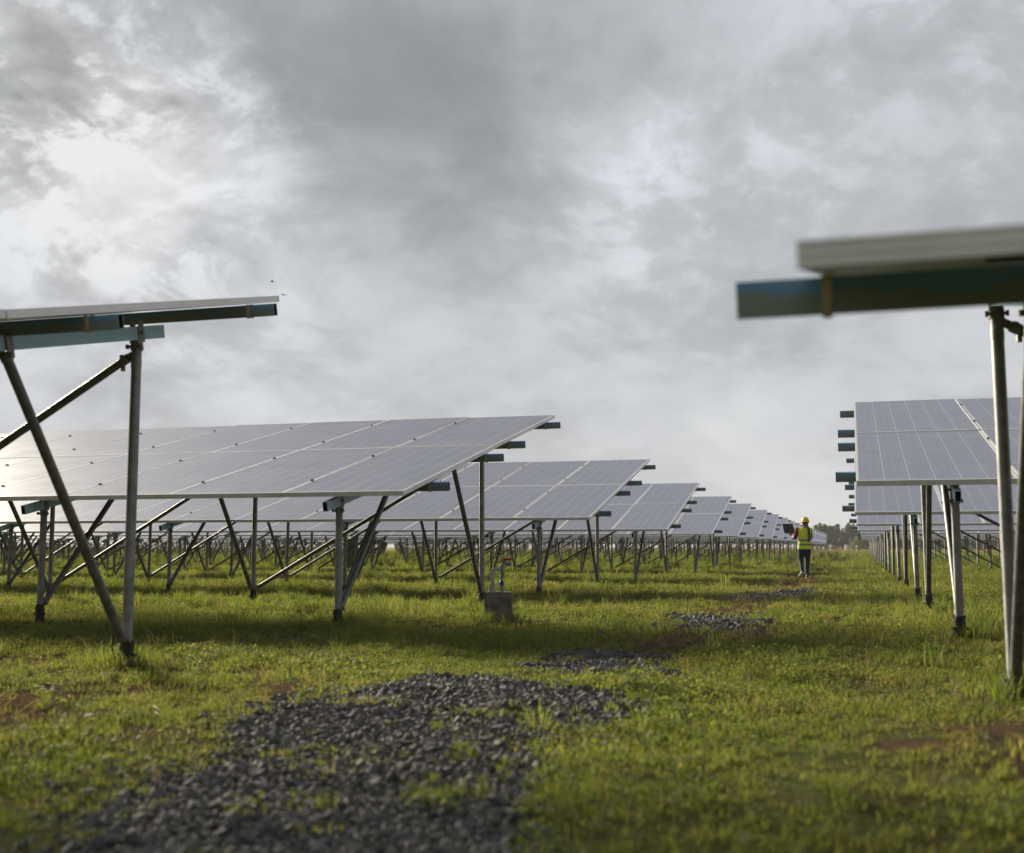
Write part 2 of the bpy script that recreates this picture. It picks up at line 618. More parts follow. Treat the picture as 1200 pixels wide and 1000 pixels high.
def mat_ground():
    m, t, out = material('soil_and_moss')
    pos = t.new('ShaderNodeNewGeometry').outputs['Position']
    a = t.new('ShaderNodeAttribute', attribute_name='cover')
    g, b, _ = t.sep(a.outputs['Vector'])
    n1 = t.noise(pos, 2.3, 6, 0.6)
    n2 = t.noise(pos, 14.0, 6, 0.65)
    n3 = t.noise(pos, 0.05, 3, 0.5)
    n4 = t.noise(pos, 70.0, 3, 0.6)
    soil = t.mix(n2, (0.052, 0.036, 0.023, 1), (0.130, 0.093, 0.060, 1))
    moss = t.mix(n2, (0.050, 0.060, 0.020, 1), (0.13, 0.14, 0.050, 1))
    col = t.mix(t.smooth(n1, 0.42, 0.60), moss, t.mix(0.35, moss, soil))
    col = t.mix(b, col, soil)
    gr = t.mix(n4, (0.045, 0.044, 0.044, 1), (0.12, 0.115, 0.108, 1))
    col = t.mix(g, col, gr)
    y = t.sep(pos)[1]
    dry = t.smooth(t.m('ADD', y, t.m('MULTIPLY', t.m('SUBTRACT', n3, 0.5), 60.0)), 120.0, 165.0)
    straw = t.mix(t.noise(t.v('MULTIPLY', pos, (0.5, 0.06, 1.0)), 1.0, 4, 0.6), (0.24, 0.19, 0.09, 1), (0.38, 0.31, 0.16, 1))
    col = t.mix(dry, col, straw)
    hb = t.m('ADD', t.m('MULTIPLY', n2, 0.7), t.m('MULTIPLY', n4, 0.3))
    principled(t, out, col, 1.0, 0, 0.0, bump(t, hb, 0.9, 0.03))
    return m


def build_ground():
    def axis(lo, hi, fine_lo, fine_hi, step, grow=1.10):
        v = list(np.arange(fine_lo, fine_hi, step))
        s, x = step, fine_hi
        while x < hi:
            v.append(x)
            s *= grow
            x += s
        v.append(hi)
        s, x = step * grow, fine_lo - step
        left = []
        while x > lo:
            left.append(x)
            s *= grow
            x -= s
        left.append(lo)
        return np.array(left[::-1] + v)
    xs = axis(-2500, 2500, -7.5, 3.0, 0.07)
    ys = axis(-400, 3800, 1.4, 15.0, 0.07)
    X, Y = np.meshgrid(xs, ys)
    nx, ny = len(xs), len(ys)
    x, y = X.ravel(), Y.ravel()
    gm = np.zeros(len(x))
    bm_ = np.zeros(len(x))
    sel = (np.abs(x + 2) < 12) & (y > 0) & (y < 75)
    gm[sel] = gravel_mask(x[sel], y[sel])
    bm_[sel] = bare_mask(x[sel], y[sel])
    z = hgt(x, y) - 0.004 - 0.004 * gm
    V = np.stack([x, y, z], -1).astype(np.float32)
    idx = np.arange(nx * ny).reshape(ny, nx)
    q = np.stack([idx[:-1, :-1], idx[:-1, 1:], idx[1:, 1:], idx[1:, :-1]], -1).reshape(-1, 4).astype(np.int32)
    me = bpy.data.meshes.new('ground')
    me.vertices.add(len(V))
    me.vertices.foreach_set('co', V.ravel())
    me.loops.add(q.size)
    me.loops.foreach_set('vertex_index', q.ravel())
    me.polygons.add(len(q))
    me.polygons.foreach_set('loop_start', np.arange(0, q.size, 4, dtype=np.int32))
    me.update(calc_edges=True)
    me.polygons.foreach_set('use_smooth', [True] * len(q))
    at = me.attributes.new('cover', 'FLOAT_VECTOR', 'POINT')
    at.data.foreach_set('vector', np.stack([gm, bm_, np.zeros_like(gm)], -1).astype(np.float32).ravel())
    me.materials.append(mat_ground())
    o = link('ground', me)
    o['kind'] = 'structure'
    o['label'] = 'grassy field of brown soil running flat to the horizon'
    return o


build_ground()


# ================================================================== solar rows

SLOPE = 0.237
TILT = math.atan(SLOPE)
Z0 = 1.42                                   # glass height at the lower edge
PITCH = 1.385                               # panel spacing along a row
PW, PL, PT = 1.373, 3.18, 0.05              # panel width, length up the slope, frame depth
GAPV = 0.012
BAY = 3.75                                  # spacing of the support frames
U_FRONT, U_REAR = 0.30, 5.20


def zt(u):
    return Z0 + SLOPE * u


def z_raf(u):                               # underside of the rafter
    return Z0 - 0.195 + (SLOPE - 0.014) * u


def panel_meshes():
    fw = 0.021
    bm = bmesh.new()                        # glass sheet with white backsheet
    uvl = bm.loops.layers.uv.new('UVMap')
    x0, x1, y0, y1, zt_, zb = fw, PW - fw, fw, PL - fw, -0.002, -0.009
    top = [bm.verts.new(p) for p in ((x0, y0, zt_), (x1, y0, zt_), (x1, y1, zt_), (x0, y1, zt_))]
    bot = [bm.verts.new(p) for p in ((x0, y0, zb), (x1, y0, zb), (x1, y1, zb), (x0, y1, zb))]
    f = bm.faces.new(top)
    for l, uv in zip(f.loops, ((-.004, -.004), (1.004, -.004), (1.004, 1.004), (-.004, 1.004))):
        l[uvl].uv = uv
    g = bm.faces.new(bot[::-1])
    g.material_index = 1
    # junction box on the back
    add_box(bm, (PW / 2, PL - 0.30, zb - 0.013), (0.14, 0.10, 0.024), mat=2)
    glass = mesh_of('solar_panel', bm, [M['cells'], M['back'], M['clamp']])

    def ring(bm, mat):
        for c, s in (((fw / 2, PL / 2, -PT / 2), (fw, PL, PT)), ((PW - fw / 2, PL / 2, -PT / 2), (fw, PL, PT)),
                     ((PW / 2, fw / 2, -PT / 2), (PW - 2 * fw, fw, PT)), ((PW / 2, PL - fw / 2, -PT / 2), (PW - 2 * fw, fw, PT))):
            add_box(bm, c, s, mat=mat)
        # the raised lips of the extruded profile on the outer faces
        for zz in (-0.004, -0.026, -PT + 0.005):
            add_box(bm, (PW / 2, -0.0015, zz), (PW, 0.003, 0.006), mat=mat)
            add_box(bm, (PW / 2, PL + 0.0015, zz), (PW, 0.003, 0.006), mat=mat)
            add_box(bm, (-0.0015, PL / 2, zz), (0.003, PL - .01, 0.006), mat=mat)
            add_box(bm, (PW + 0.0015, PL / 2, zz), (0.003, PL - .01, 0.006), mat=mat)
    bm = bmesh.new()
    ring(bm, 0)
    frame = mesh_of('panel_frame', bm, [M['frame']])
    bm = bmesh.new()
    bm.from_mesh(glass)
    ring(bm, 3)
    both = mesh_of('solar_panel_far', bm, [M['cells'], M['back'], M['clamp'], M['frame']])
    return glass, frame, both


def leg_meshes(u, detail):
    zt_ = z_raf(u) - 0.035
    bm = bmesh.new()
    zb = -0.55
    add_tube(bm, [(0, 0, zb), (0, 0, zt_)], 0.0375, 16 if detail else 8)
    if detail:                              # coupling rings on the pipe
        add_tube(bm, [(0, 0, zt_ - 0.17), (0, 0, zt_ - 0.12)], 0.0395, 16)
        if u > 2:
            add_tube(bm, [(0, 0, 0.98), (0, 0, 1.0)], 0.0388, 16)
    if not detail:
        add_tube(bm, [(0, 0, zb), (0, 0, 0.19)], 0.048, 8, mat=1)
        add_box(bm, (0, 0, zt_ + 0.03), (0.075, 0.08, 0.14), mat=2)
    leg = mesh_of('leg', bm, [M['galv'], M['sleeve'], M['bracket']], True, 40)
    if not detail:
        return leg, None, None
    bm = bmesh.new()
    add_tube(bm, [(0, 0, zb), (0, 0, 0.15), (0, 0, 0.19), (0, 0, 0.195)], [0.049, 0.049, 0.047, 0.041], 16)
    add_tube(bm, [(0, 0, 0.135), (0, 0, 0.155)], 0.052, 16)
    add_tube(bm, [(-0.075, 0, 0.085), (0.075, 0, 0.085)], 0.008, 8)
    add_tube(bm, [(-0.066, 0, 0.085), (-0.054, 0, 0.085)], 0.016, 6)
    add_tube(bm, [(0.054, 0, 0.085), (0.066, 0, 0.085)], 0.016, 6)
    sleeve = mesh_of('ground_sleeve', bm, [M['sleeve']], True, 40)
    bm = bmesh.new()                        # saddle that carries the rafter
    add_tube(bm, [(0, 0, zt_ - 0.045), (0, 0, zt_ + 0.012)], 0.046, 16)
    tilt = Matrix.Rotation(TILT, 3, 'X')
    add_box(bm, (0, 0, zt_ + 0.022), (0.076, 0.075, 0.018), tilt)
    for sx in (-1, 1):
        add_box(bm, (sx * 0.034, 0, zt_ + 0.095), (0.006, 0.065, 0.16), tilt)
        add_tube(bm, [(sx * 0.036, 0.0, zt_ + 0.085), (sx * 0.052, 0.0, zt_ + 0.085)], 0.014, 6)
    add_tube(bm, [(-0.062, -0.03, zt_ - 0.02), (0.062, -0.03, zt_ - 0.02)], 0.010, 8)
    for sx in (-1, 1):
        add_tube(bm, [(sx * 0.05, -0.03, zt_ - 0.02), (sx * 0.066, -0.03, zt_ - 0.02)], 0.019, 6)
    add_tube(bm, [(0, 0.04, zt_ - 0.02), (0, 0.075, zt_ - 0.02)], 0.012, 6)
    saddle = mesh_of('saddle_bracket', bm, [M['bracket']], True, 35)
    return leg, sleeve, saddle


def strut_mesh(u0, u1, detail):
    """Strut in the plane of its frame, from the foot of a leg up to the rafter. Origin at the foot."""
    bm = bmesh.new()
    a = Vector((0, 0, 0.20))
    b = Vector((0, u1 - u0, z_raf(u1) - 0.02))
    d = (b - a).normalized()
    add_tube(bm, [a, b], 0.034, 14 if detail else 7)
    if detail:
        # eye plates and bolts at both ends
        for p, sgn in ((a, 1), (b, -1)):
            add_tube(bm, [p + d * sgn * 0.0, p + d * sgn * 0.05], 0.039, 14, mat=1)
        add_tube(bm, [(-0.06, a.y - d.y * 0.02, a.z - 0.01), (0.06, a.y - d.y * 0.02, a.z - 0.01)], 0.011, 8, mat=1)
        add_tube(bm, [(-0.062, b.y, b.z - 0.01), (0.062, b.y, b.z - 0.01)], 0.017, 6, mat=1)
        tl = Matrix.Rotation(TILT, 3, 'X')
        for sx in (-1, 1):
            add_box(bm, (sx * 0.036, b.y, b.z + 0.055), (0.006, 0.06, 0.17), tl, mat=1)
    return mesh_of('strut', bm, [M['galv_dark'], M['bracket']], True, 40)


def brace_mesh(s, detail):
    """Long diagonal from the foot of one rear leg to the head of the next one. Origin at its foot."""
    bm = bmesh.new()
    a = Vector((-s * 0.07, 0, 0.22))
    b = Vector((-s * (BAY - 0.07), 0, z_raf(U_REAR) - 0.13))
    d = (b - a).normalized()
    add_tube(bm, [a, b], 0.030, 12 if detail else 6)
    if detail:
        for p, sg in ((a, 1), (b, -1)):
            add_tube(bm, [p, p + d * sg * 0.06], 0.036, 12, mat=1)
            add_tube(bm, [(p.x + sg * d.x * 0.03, -0.055, p.z), (p.x + sg * d.x * 0.03, 0.055, p.z)], 0.016, 6, mat=1)
        add_box(bm, b + d * 0.02, (0.07, 0.022, 0.05), Matrix.Rotation(-math.atan2(d.z, d.x), 3, 'Y'), mat=1)
        add_tube(bm, [b - d * 0.05 + Vector((0, 0, -0.02)), b - d * 0.05 + Vector((0, 0, -0.075))], 0.017, 8, mat=1)
    return mesh_of('cross_brace', bm, [M['galv_dark'], M['bracket']], True, 40)


def rafter_mesh():
    bm = bmesh.new()
    u0, u1 = -0.05, 5.50
    add_rect_tube(bm, (0, u0, z_raf(u0) + 0.05), (0, u1, z_raf(u1) + 0.05), 0.055, 0.10)
    return mesh_of('rafter', bm, [M['rafter'], M['hollow']])


GLASS, FRAME, PANEL_FAR = panel_meshes()
LEGS = {(u, d): leg_meshes(u, d) for u in (U_FRONT, U_REAR) for d in (True, False)}
STRUT = {(0, d): strut_mesh(U_FRONT + 0.06, 1.69, d) for d in (True, False)}
STRUT.update({(1, d): strut_mesh(U_REAR - 0.06, 3.83, d) for d in (True, False)})
BRACE = {(s, d): brace_mesh(s, d) for s in (-1, 1) for d in (True, False)}
RAFTER = rafter_mesh()


def seam_clamp_mesh():
    bm = bmesh.new()
    add_box(bm, (0, 0, 0.003), (0.034, 0.034, 0.007))
    add_box(bm, (0, 0, 0.009), (0.014, 0.014, 0.006))
    add_box(bm, (0, 0, -0.025), (0.008, 0.045, 0.05))
    return mesh_of('panel_clamp', bm, [M['clamp']])


SEAM_CLAMP = seam_clamp_mesh()
PURLIN_U = (0.81, 2.73, 3.81, 5.73)


def purlin_mesh(x0, x1, name):
    bm = bmesh.new()
    up = Vector((0, -math.sin(TILT), math.cos(TILT)))
    add_rect_tube(bm, (x0, 0, 0), (x1, 0, 0), 0.055, 0.094, updir=up)
    return mesh_of(name, bm, [M['purlin'], M['hollow']])


def clip_mesh():
    bm = bmesh.new()
    tl = Matrix.Rotation(TILT, 3, 'X')
    add_box(bm, tl @ Vector((0, -0.031, 0.0)), (0.024, 0.006, 0.104), tl)
    add_box(bm, tl @ Vector((0, 0.031, 0.0)), (0.024, 0.006, 0.104), tl)
    add_box(bm, tl @ Vector((0, 0, -0.052)), (0.024, 0.068, 0.006), tl)
    return mesh_of('purlin_clip', bm, [simple('zinc_passivated_clip', (0.44, 0.35, 0.20), 0.5, 0.25)])


CLIP = clip_mesh()


def solar_row(s, k, ox, ylow, dz, label, group, foot):
    """s -1: row on the left of the aisle (runs off to -X); s +1: on the right."""
    root = thing('solar_panel_row', label, 'solar array', (ox, ylow, dz), 0, group)
    reach = ylow + 7.5
    if s < 0:
        n = math.ceil((0.95 * reach + ox) / PITCH) + 2
    else:
        n = math.ceil((0.145 * reach - ox) / PITCH) + 3
    n = max(n, 5)
    near = k <= 3
    n_ind = n if k <= 5 else min(n, 20)
    ct = math.cos(TILT)

    def px(i):
        return s * i * PITCH if s > 0 else -(i * PITCH) - PW

    mats = []
    for i in range(n):
        for j in range(2):
            u = j * (PL + GAPV) * ct
            jig = random.uniform(-.004, .004)
            loc = (px(i), u, zt(u))
            rot = (TILT + random.uniform(-.0022, .0022), random.uniform(-.002, .002), 0)
            if i < n_ind:
                if near:
                    p = link('solar_panel', GLASS, root, loc, rot)
                    link('panel_frame', FRAME, p)
                else:
                    link('solar_panel', PANEL_FAR, root, loc, rot)
            else:
                mats.append(Matrix.Translation(loc) @ Matrix.Rotation(rot[0], 4, 'X') @ Matrix.Rotation(rot[1], 4, 'Y'))
    if mats:
        o = link('solar_panel', replicate('solar_panels_beyond', PANEL_FAR, mats), root)
        o['kind'] = 'stuff'
    if near and (k >= 2):                   # clamps on the seams between panels
        for i in range(1, min(n, 13)):
            for v in (0.72, 2.45, PL + GAPV + 0.72, PL + GAPV + 2.45):
                u = v * ct
                link('panel_clamp', SEAM_CLAMP, root, (s * (i * PITCH - 0.006), u, zt(u) + 0.004), (TILT, 0, 0))
    # purlins
    length = n * PITCH + 0.45
    pm = purlin_mesh(0, s * length, 'purlin')
    for u in PURLIN_U:
        zc_ = zt(u) - PT - 0.056
        over = (0.215 if s < 0 else 0.186) + (random.uniform(-.02, .03) if k > 1 else 0.0)
        link('purlin', pm, root, (-s * over, u + 0.02, zc_))
        if near:
            link('purlin_clip', CLIP, root, (-s * (over - 0.22), u + 0.02, zc_))
    # support frames
    nf = max(2, int((n * PITCH - foot) / BAY) + 1)
    f_ind = nf if k <= 5 else min(nf, 6)
    tail = []
    for q in range(nf):
        x = s * (foot + q * BAY)
        parts = []
        for u in (U_FRONT, U_REAR):
            parts.append(('leg', LEGS[(u, near)], (x, u, 0)))
        parts.append(('strut', STRUT[(0, near)], (x, U_FRONT + 0.06, 0)))
        parts.append(('strut', STRUT[(1, near)], (x, U_REAR - 0.06, 0)))
        parts.append(('rafter', RAFTER, (x, 0, 0)))
        if q > 0:
            parts.append(('cross_brace', BRACE[(s, near)], (x, U_REAR + 0.0, 0)))
        for nm, me, loc in parts:
            if q < f_ind:
                rz = (random.uniform(-.006, .006), random.uniform(-.006, .006), 0) if nm == 'leg' else (0, 0, 0)
                if nm == 'leg':
                    o = link(nm, me[0], root, loc, rz)
                    if near:
                        link('ground_sleeve', me[1], o)
                        link('saddle_bracket', me[2], o)
                else:
                    link(nm, me, root, loc)
            else:
                tail.append((nm, me[0] if nm == 'leg' else me, loc))
    if tail:
        for nm in ('leg', 'strut', 'rafter', 'cross_brace'):
            srcs = {}
            for a, me, loc in tail:
                if a == nm:
                    srcs.setdefault(me, []).append(Matrix.Translation(loc))
            if not srcs:
                continue
            bm = bmesh.new()
            first = None
            for me, ms in srcs.items():
                tmp = replicate('tmp_tail', me, ms)
                bm.from_mesh(tmp)
                first = first or me
                bpy.data.meshes.remove(tmp)
            o = link(nm, mesh_of(nm + '_beyond', bm, list(first.materials)), root)
            o['kind'] = 'stuff'
    if k > 2:                               # rows wander a little with the ground
        root.rotation_euler = (random.uniform(-.002, .002), random.uniform(-.0012, .0012), random.uniform(-.0025, .0025))
    return root


Y_HIGH = [8.27, 17.19, 25.78, 34.29, 43.33, 51.77, 61.0, 70.1, 79.3, 88.3]
while len(Y_HIGH) < 20:
    Y_HIGH.append(Y_HIGH[-1] + 8.95)
DZ = [0.0, 0.01, -0.05, -0.13, -0.15, -0.13, -0.11, -0.11, -0.10, -0.11]
ORD = ['first', 'second', 'third', 'fourth', 'fifth', 'sixth', 'seventh', 'eighth', 'ninth', 'tenth',
       'eleventh', 'twelfth', 'thirteenth', 'fourteenth', 'fifteenth', 'sixteenth', 'seventeenth', 'eighteenth', 'nineteenth', 'last']
LEFT_FOOT = {1: 0.62, 2: 0.85, 3: 1.0, 4: 0.85, 5: 0.6}
for k in range(1, 21):
    yl = Y_HIGH[k - 1] - 6.2
    dzk = DZ[k - 1] if k <= len(DZ) else -0.10
    if k == 1:
        lab = 'nearest left solar panel row, only its end edge and bare steel supports showing'
    elif k == 2:
        lab = 'broad tilted solar panel row behind the concrete block on the left'
    else:
        lab = '%s solar panel row from the camera on the left of the aisle' % ORD[k - 1]
    solar_row(-1, k, -4.45, yl, dzk, lab, 'solar panel rows left of the aisle', LEFT_FOOT.get(k, 0.8 + random.uniform(-.12, .15)))
RIGHT_X = {1: -0.09, 2: 0.0, 3: -0.04, 4: -0.02, 5: 0.0}
for k in range(1, 12):
    yl = Y_HIGH[k - 1] - 6.2
    if k == 1:
        lab = 'blurred nearest right solar panel row seen edge-on above the aisle'
    elif k == 2:
        lab = 'right solar panel row seen face-on behind the nearest thick steel post'
    else:
        lab = '%s solar panel row from the camera on the right of the aisle' % ORD[k - 1]
    ox = RIGHT_X.get(k, 0.05 + 0.04 * (k - 5))
    dzr = {1: -0.012, 2: 0.04, 3: 0.0, 4: -0.03}.get(k, -0.05)
    solar_row(1, k, ox, yl, dzr, lab, 'solar panel rows right of the aisle', {1: 0.835, 2: 0.86}.get(k, 0.89) - ox).rotation_euler.x = -0.015 if k == 1 else 0.0


# ================================================================== concrete block with standpipe
def build_valve():
    conc = simple('stained_concrete', (0.15, 0.135, 0.115), 0.9, 0, 0.45, 7, bmp=0.5)
    t = thing('concrete_block', 'small stained concrete block at the end of the broad left panel row', 'concrete block', (-4.02, 12.9, 0), R(14))
    bm = bmesh.new()
    add_box(bm, (0, 0, 0.13), (0.31, 0.31, 0.42))
    bmesh.ops.bevel(bm, geom=bm.edges[:], offset=0.012, segments=2, affect='EDGES')
    bmesh.ops.subdivide_edges(bm, edges=bm.edges[:], cuts=2)
    for v in bm.verts:
        v.co += Vector((random.uniform(-1, 1), random.uniform(-1, 1), random.uniform(-1, 1))) * 0.002
    link('block_body', mesh_of('block_body', bm, conc), t)
    pvc = simple('grey_white_pvc', (0.36, 0.36, 0.34), 0.45, 0, 0.15, 9)
    dgrey = simple('grey_pvc', (0.20, 0.21, 0.22), 0.4, 0, 0.15, 9)
    blu = simple('blue_fitting', (0.04, 0.12, 0.30), 0.4)
    red = simple('red_handle', (0.36, 0.03, 0.03), 0.4)
    p = thing('water_standpipe', 'plastic water standpipe with red valve handle standing on the concrete block', 'water pipe', (-4.02, 12.9, 0.34), R(14))
    bm = bmesh.new()
    add_tube(bm, [(-0.075, -0.02, -0.02), (-0.07, -0.02, 0.25)], 0.017, 12)
    add_tube(bm, [(-0.076, -0.02, -0.005), (-0.076, -0.02, 0.09)], 0.036, 12)
    add_tube(bm, [(-0.072, -0.02, 0.09), (-0.071, -0.02, 0.24)], [0.026, 0.023], 12)
    link('riser', mesh_of('riser', bm, pvc, True, 40), p)
    bm = bmesh.new()
    add_tube(bm, [(-0.07, -0.02, 0.235), (-0.055, -0.02, 0.262), (-0.02, -0.02, 0.264), (0.03, 0.0, 0.262)], 0.018, 12)
    add_tube(bm, [(-0.035, -0.02, 0.264), (-0.005, -0.015, 0.264)], 0.025, 12)
    link('cross_pipe', mesh_of('cross_pipe', bm, pvc, True, 40), p)
    bm = bmesh.new()
    add_tube(bm, [(0.035, 0, -0.02), (0.035, 0, 0.30), (0.048, 0, 0.322), (0.085, 0.0, 0.325)], 0.016, 12)
    add_tube(bm, [(0.035, 0, -0.02), (0.035, 0, 0.06)], 0.022, 12)
    add_tube(bm, [(0.035, 0, 0.22), (0.035, 0, 0.30)], 0.023, 12)
    link('down_pipe', mesh_of('down_pipe', bm, dgrey, True, 40), p)
    bm = bmesh.new()
    add_tube(bm, [(0.035, 0, 0.07), (0.035, 0, 0.085), (0.035, 0, 0.115), (0.035, 0, 0.13)], [0.024, 0.03, 0.03, 0.024], 8)
    link('pipe_union', mesh_of('pipe_union', bm, blu, True, 30), p)
    bm = bmesh.new()
    add_tube(bm, [(0.075, 0, 0.325), (0.09, 0, 0.325), (0.135, 0, 0.325), (0.15, 0, 0.325)], [0.02, 0.027, 0.027, 0.02], 12)
    add_tube(bm, [(0.112, 0, 0.345), (0.112, 0, 0.372)], 0.009, 8)
    v = link('valve', mesh_of('valve', bm, dgrey, True, 40), p)
    bm = bmesh.new()
    add_tube(bm, [(0.05, -0.01, 0.372), (0.09, 0, 0.380), (0.15, 0.01, 0.374)], [0.009, 0.013, 0.008], 8)
    link('valve_handle', mesh_of('valve_handle', bm, red, True, 40), v)


build_valve()


# ------------------------------------------------------------------ cabinet among the far supports
def build_cabinet():
    grey = simple('grey_painted_cabinet', (0.20, 0.21, 0.21), 0.5, 0.1, 0.15, 5)
    t = thing('electrical_cabinet', 'narrow grey electrical cabinet on posts seen through the supports of the left rows', 'cabinet', (-15.6, 34.2, 0), R(8))
    bm = bmesh.new()
    add_box(bm, (0, 0, 0.66), (0.30, 0.30, 0.92))
    bmesh.ops.bevel(bm, geom=bm.edges[:], offset=0.01, segments=2, affect='EDGES')
    link('cabinet_body', mesh_of('cabinet_body', bm, grey), t)
    bm = bmesh.new()
    add_box(bm, (0, -0.158, 0.66), (0.25, 0.014, 0.84))
    for i in range(4):
        add_box(bm, (0, -0.168, 0.9 - i * 0.03), (0.15, 0.006, 0.008))
    d = link('door', mesh_of('door', bm, grey), t)
    bm = bmesh.new()
    add_box(bm, (0.095, -0.175, 0.66), (0.018, 0.022, 0.10))
    link('handle', mesh_of('handle', bm, M['clamp']), d)
    bm = bmesh.new()
    add_box(bm, (0, -0.02, 1.135), (0.36, 0.40, 0.03), Matrix.Rotation(R(4), 3, 'X'))
    link('rain_cap', mesh_of('rain_cap', bm, grey), t)
    for sx in (-1, 1):
        bm = bmesh.new()
        add_tube(bm, [(sx * 0.11, 0, -0.3), (sx * 0.11, 0, 0.21)], 0.025, 8)
        link('post', mesh_of('post', bm, M['galv'], True, 40), t)


build_cabinet()


# ------------------------------------------------------------------ thin wire at the foot of the nearest left post
def build_wire():
    bm = bmesh.new()
    x, y = -5.07, 7.27
    add_tube(bm, [(x - 0.055, y - 0.07, 0.235), (x - 0.065, y - 0.09, 0.15), (x - 0.045, y - 0.085, 0.08), (x - 0.02, y - 0.10, 0.03), (x + 0.01, y - 0.12, -0.03)], 0.0055, 8)
    o = link('earth_wire', mesh_of('earth_wire', bm, M['sleeve'], True))
    o['label'] = 'thin dark wire curving down beside the foot of the nearest left post'
    o['category'] = 'wire'


build_wire()


# ------------------------------------------------------------------ birds
def build_bird(loc, rz, label, flap):
    dark = simple('dark_feathers', (0.02, 0.02, 0.022), 0.7)
    t = thing('bird', label, 'bird', loc, rz, 'birds above the nearest left row')
    t.scale = (0.12, 0.12, 0.12)
    bm = bmesh.new()
    add_tube(bm, [(-0.16, 0, 0.0), (-0.10, 0, 0.005), (0.0, 0, 0.0), (0.07, 0, 0.015), (0.105, 0, 0.022), (0.13, 0, 0.02), (0.155, 0, 0.015)],
             [0.012, 0.026, 0.034, 0.026, 0.021, 0.015, 0.003], 10)
    link('body', mesh_of('body', bm, dark, True), t)
    for sy in (-1, 1):
        bm = bmesh.new()
        lead = [(0.05, 0.02, 0.0), (0.055, 0.10, 0.06 * flap), (0.02, 0.20, 0.07 * flap), (-0.06, 0.27, 0.05 * flap)]
        trail = [(-0.04, 0.02, 0.0), (-0.03, 0.10, 0.058 * flap), (-0.04, 0.18, 0.066 * flap), (-0.08, 0.265, 0.048 * flap)]
        a = [[bm.verts.new((p[0], sy * p[1], p[2] + dzz)) for p in row] for row in (lead, trail) for dzz in (0.004, -0.004)]
        lt, lb, tt, tb = a
        for i in range(3):
            for q in ((lt[i], lt[i + 1], tt[i + 1], tt[i]), (lb[i], tb[i], tb[i + 1], lb[i + 1]),
                      (lt[i], lb[i], lb[i + 1], lt[i + 1]), (tt[i], tt[i + 1], tb[i + 1], tb[i])):
                bm.faces.new(q)
        bmesh.ops.recalc_face_normals(bm, faces=bm.faces[:])
        link('wing', mesh_of('wing', bm, dark), t)


build_bird((-4.912, 9.0, 3.20), R(20), 'tiny dark bird in the sky, the higher of two', 1.0)
build_bird((-4.434, 8.32, 2.905), R(-30), 'tiny dark bird hovering just off the corner of the nearest left row', 0.5)


# ================================================================== woman in a safety vest
def capsules(bm, a, b, ra, rb, seg=14):
    a, b = Vector(a), Vector(b)
    d = b - a
    if d.length < 1e-6:
        return
    n = d.normalized()
    pts, rr = [], []
    for k in range(4):
        th = (math.pi / 2) * (k + 0.35) / 4.35
        pts.append(a - n * ra * math.cos(th))
        rr.append(ra * math.sin(th))
    pts += [a, b]
    rr += [ra, rb]
    for k in range(3, -1, -1):
        th = (math.pi / 2) * (k + 0.35) / 4.35
        pts.append(b + n * rb * math.cos(th))
        rr.append(rb * math.sin(th))
    add_tube(bm, pts, rr, seg)


def chain(bm, pts, radii, seg=14):
    for i in range(len(pts) - 1):
        capsules(bm, pts[i], pts[i + 1], radii[i], radii[i + 1], seg)


def loft(bm, rings, seg=20, cap=True):
    """Rings of (cx, cy, z, rx, ry)."""
    R_ = []
    for cx, cy, z, rx, ry in rings:
        R_.append([bm.verts.new((cx + rx * math.cos(2 * math.pi * k / seg), cy + ry * math.sin(2 * math.pi * k / seg), z)) for k in range(seg)])
    for i in range(len(R_) - 1):
        for k in range(seg):
            bm.faces.new((R_[i][k], R_[i][(k + 1) % seg], R_[i + 1][(k + 1) % seg], R_[i + 1][k]))
    if cap:
        bm.faces.new(R_[0][::-1])
        bm.faces.new(R_[-1])


def fused(name, bm, mat, voxel, smooth_it=6):
    """Voxel-fuse overlapping volumes to one continuous skin."""
    bmesh.ops.recalc_face_normals(bm, faces=bm.faces[:])
    me = bpy.data.meshes.new(name + '_raw')
    bm.to_mesh(me)
    bm.free()
    tmp = bpy.data.objects.new(name + '_raw', me)
    COL.objects.link(tmp)
    md = tmp.modifiers.new('fuse', 'REMESH')
    md.mode = 'VOXEL'
    md.voxel_size = voxel
    sm = tmp.modifiers.new('soft', 'SMOOTH')
    sm.iterations = smooth_it
    sm.factor = 0.5
    dg = bpy.context.evaluated_depsgraph_get()
    out = bpy.data.meshes.new_from_object(tmp.evaluated_get(dg))
    out.name = name
    bpy.data.objects.remove(tmp)
    bpy.data.meshes.remove(me)
    out.materials.clear()
    out.materials.append(mat)
    out.polygons.foreach_set('use_smooth', [True] * len(out.polygons))
    return out


def mat_vest():
    m, t, out = material('fluorescent_vest')
    co = t.sep(t.new('ShaderNodeTexCoord').outputs['Object'])
    z = co[2]

    def band(c, w):
        return t.m('LESS_THAN', t.m('ABSOLUTE', t.m('SUBTRACT', z, c)), w)
    s = t.m('MAXIMUM', band(1.045, 0.026), band(0.925, 0.026))
    n = t.noise(t.new('ShaderNodeTexCoord').outputs['Object'], 18.0, 3, 0.5)
    yel = t.mix(n, (0.82, 0.95, 0.05, 1), (0.92, 1.0, 0.09, 1))
    col = t.mix(s, yel, (0.20, 0.21, 0.25, 1))
    principled(t, out, col, 0.7, 0, 0.3, bump(t, n, 1.0, 0.05))
    return m


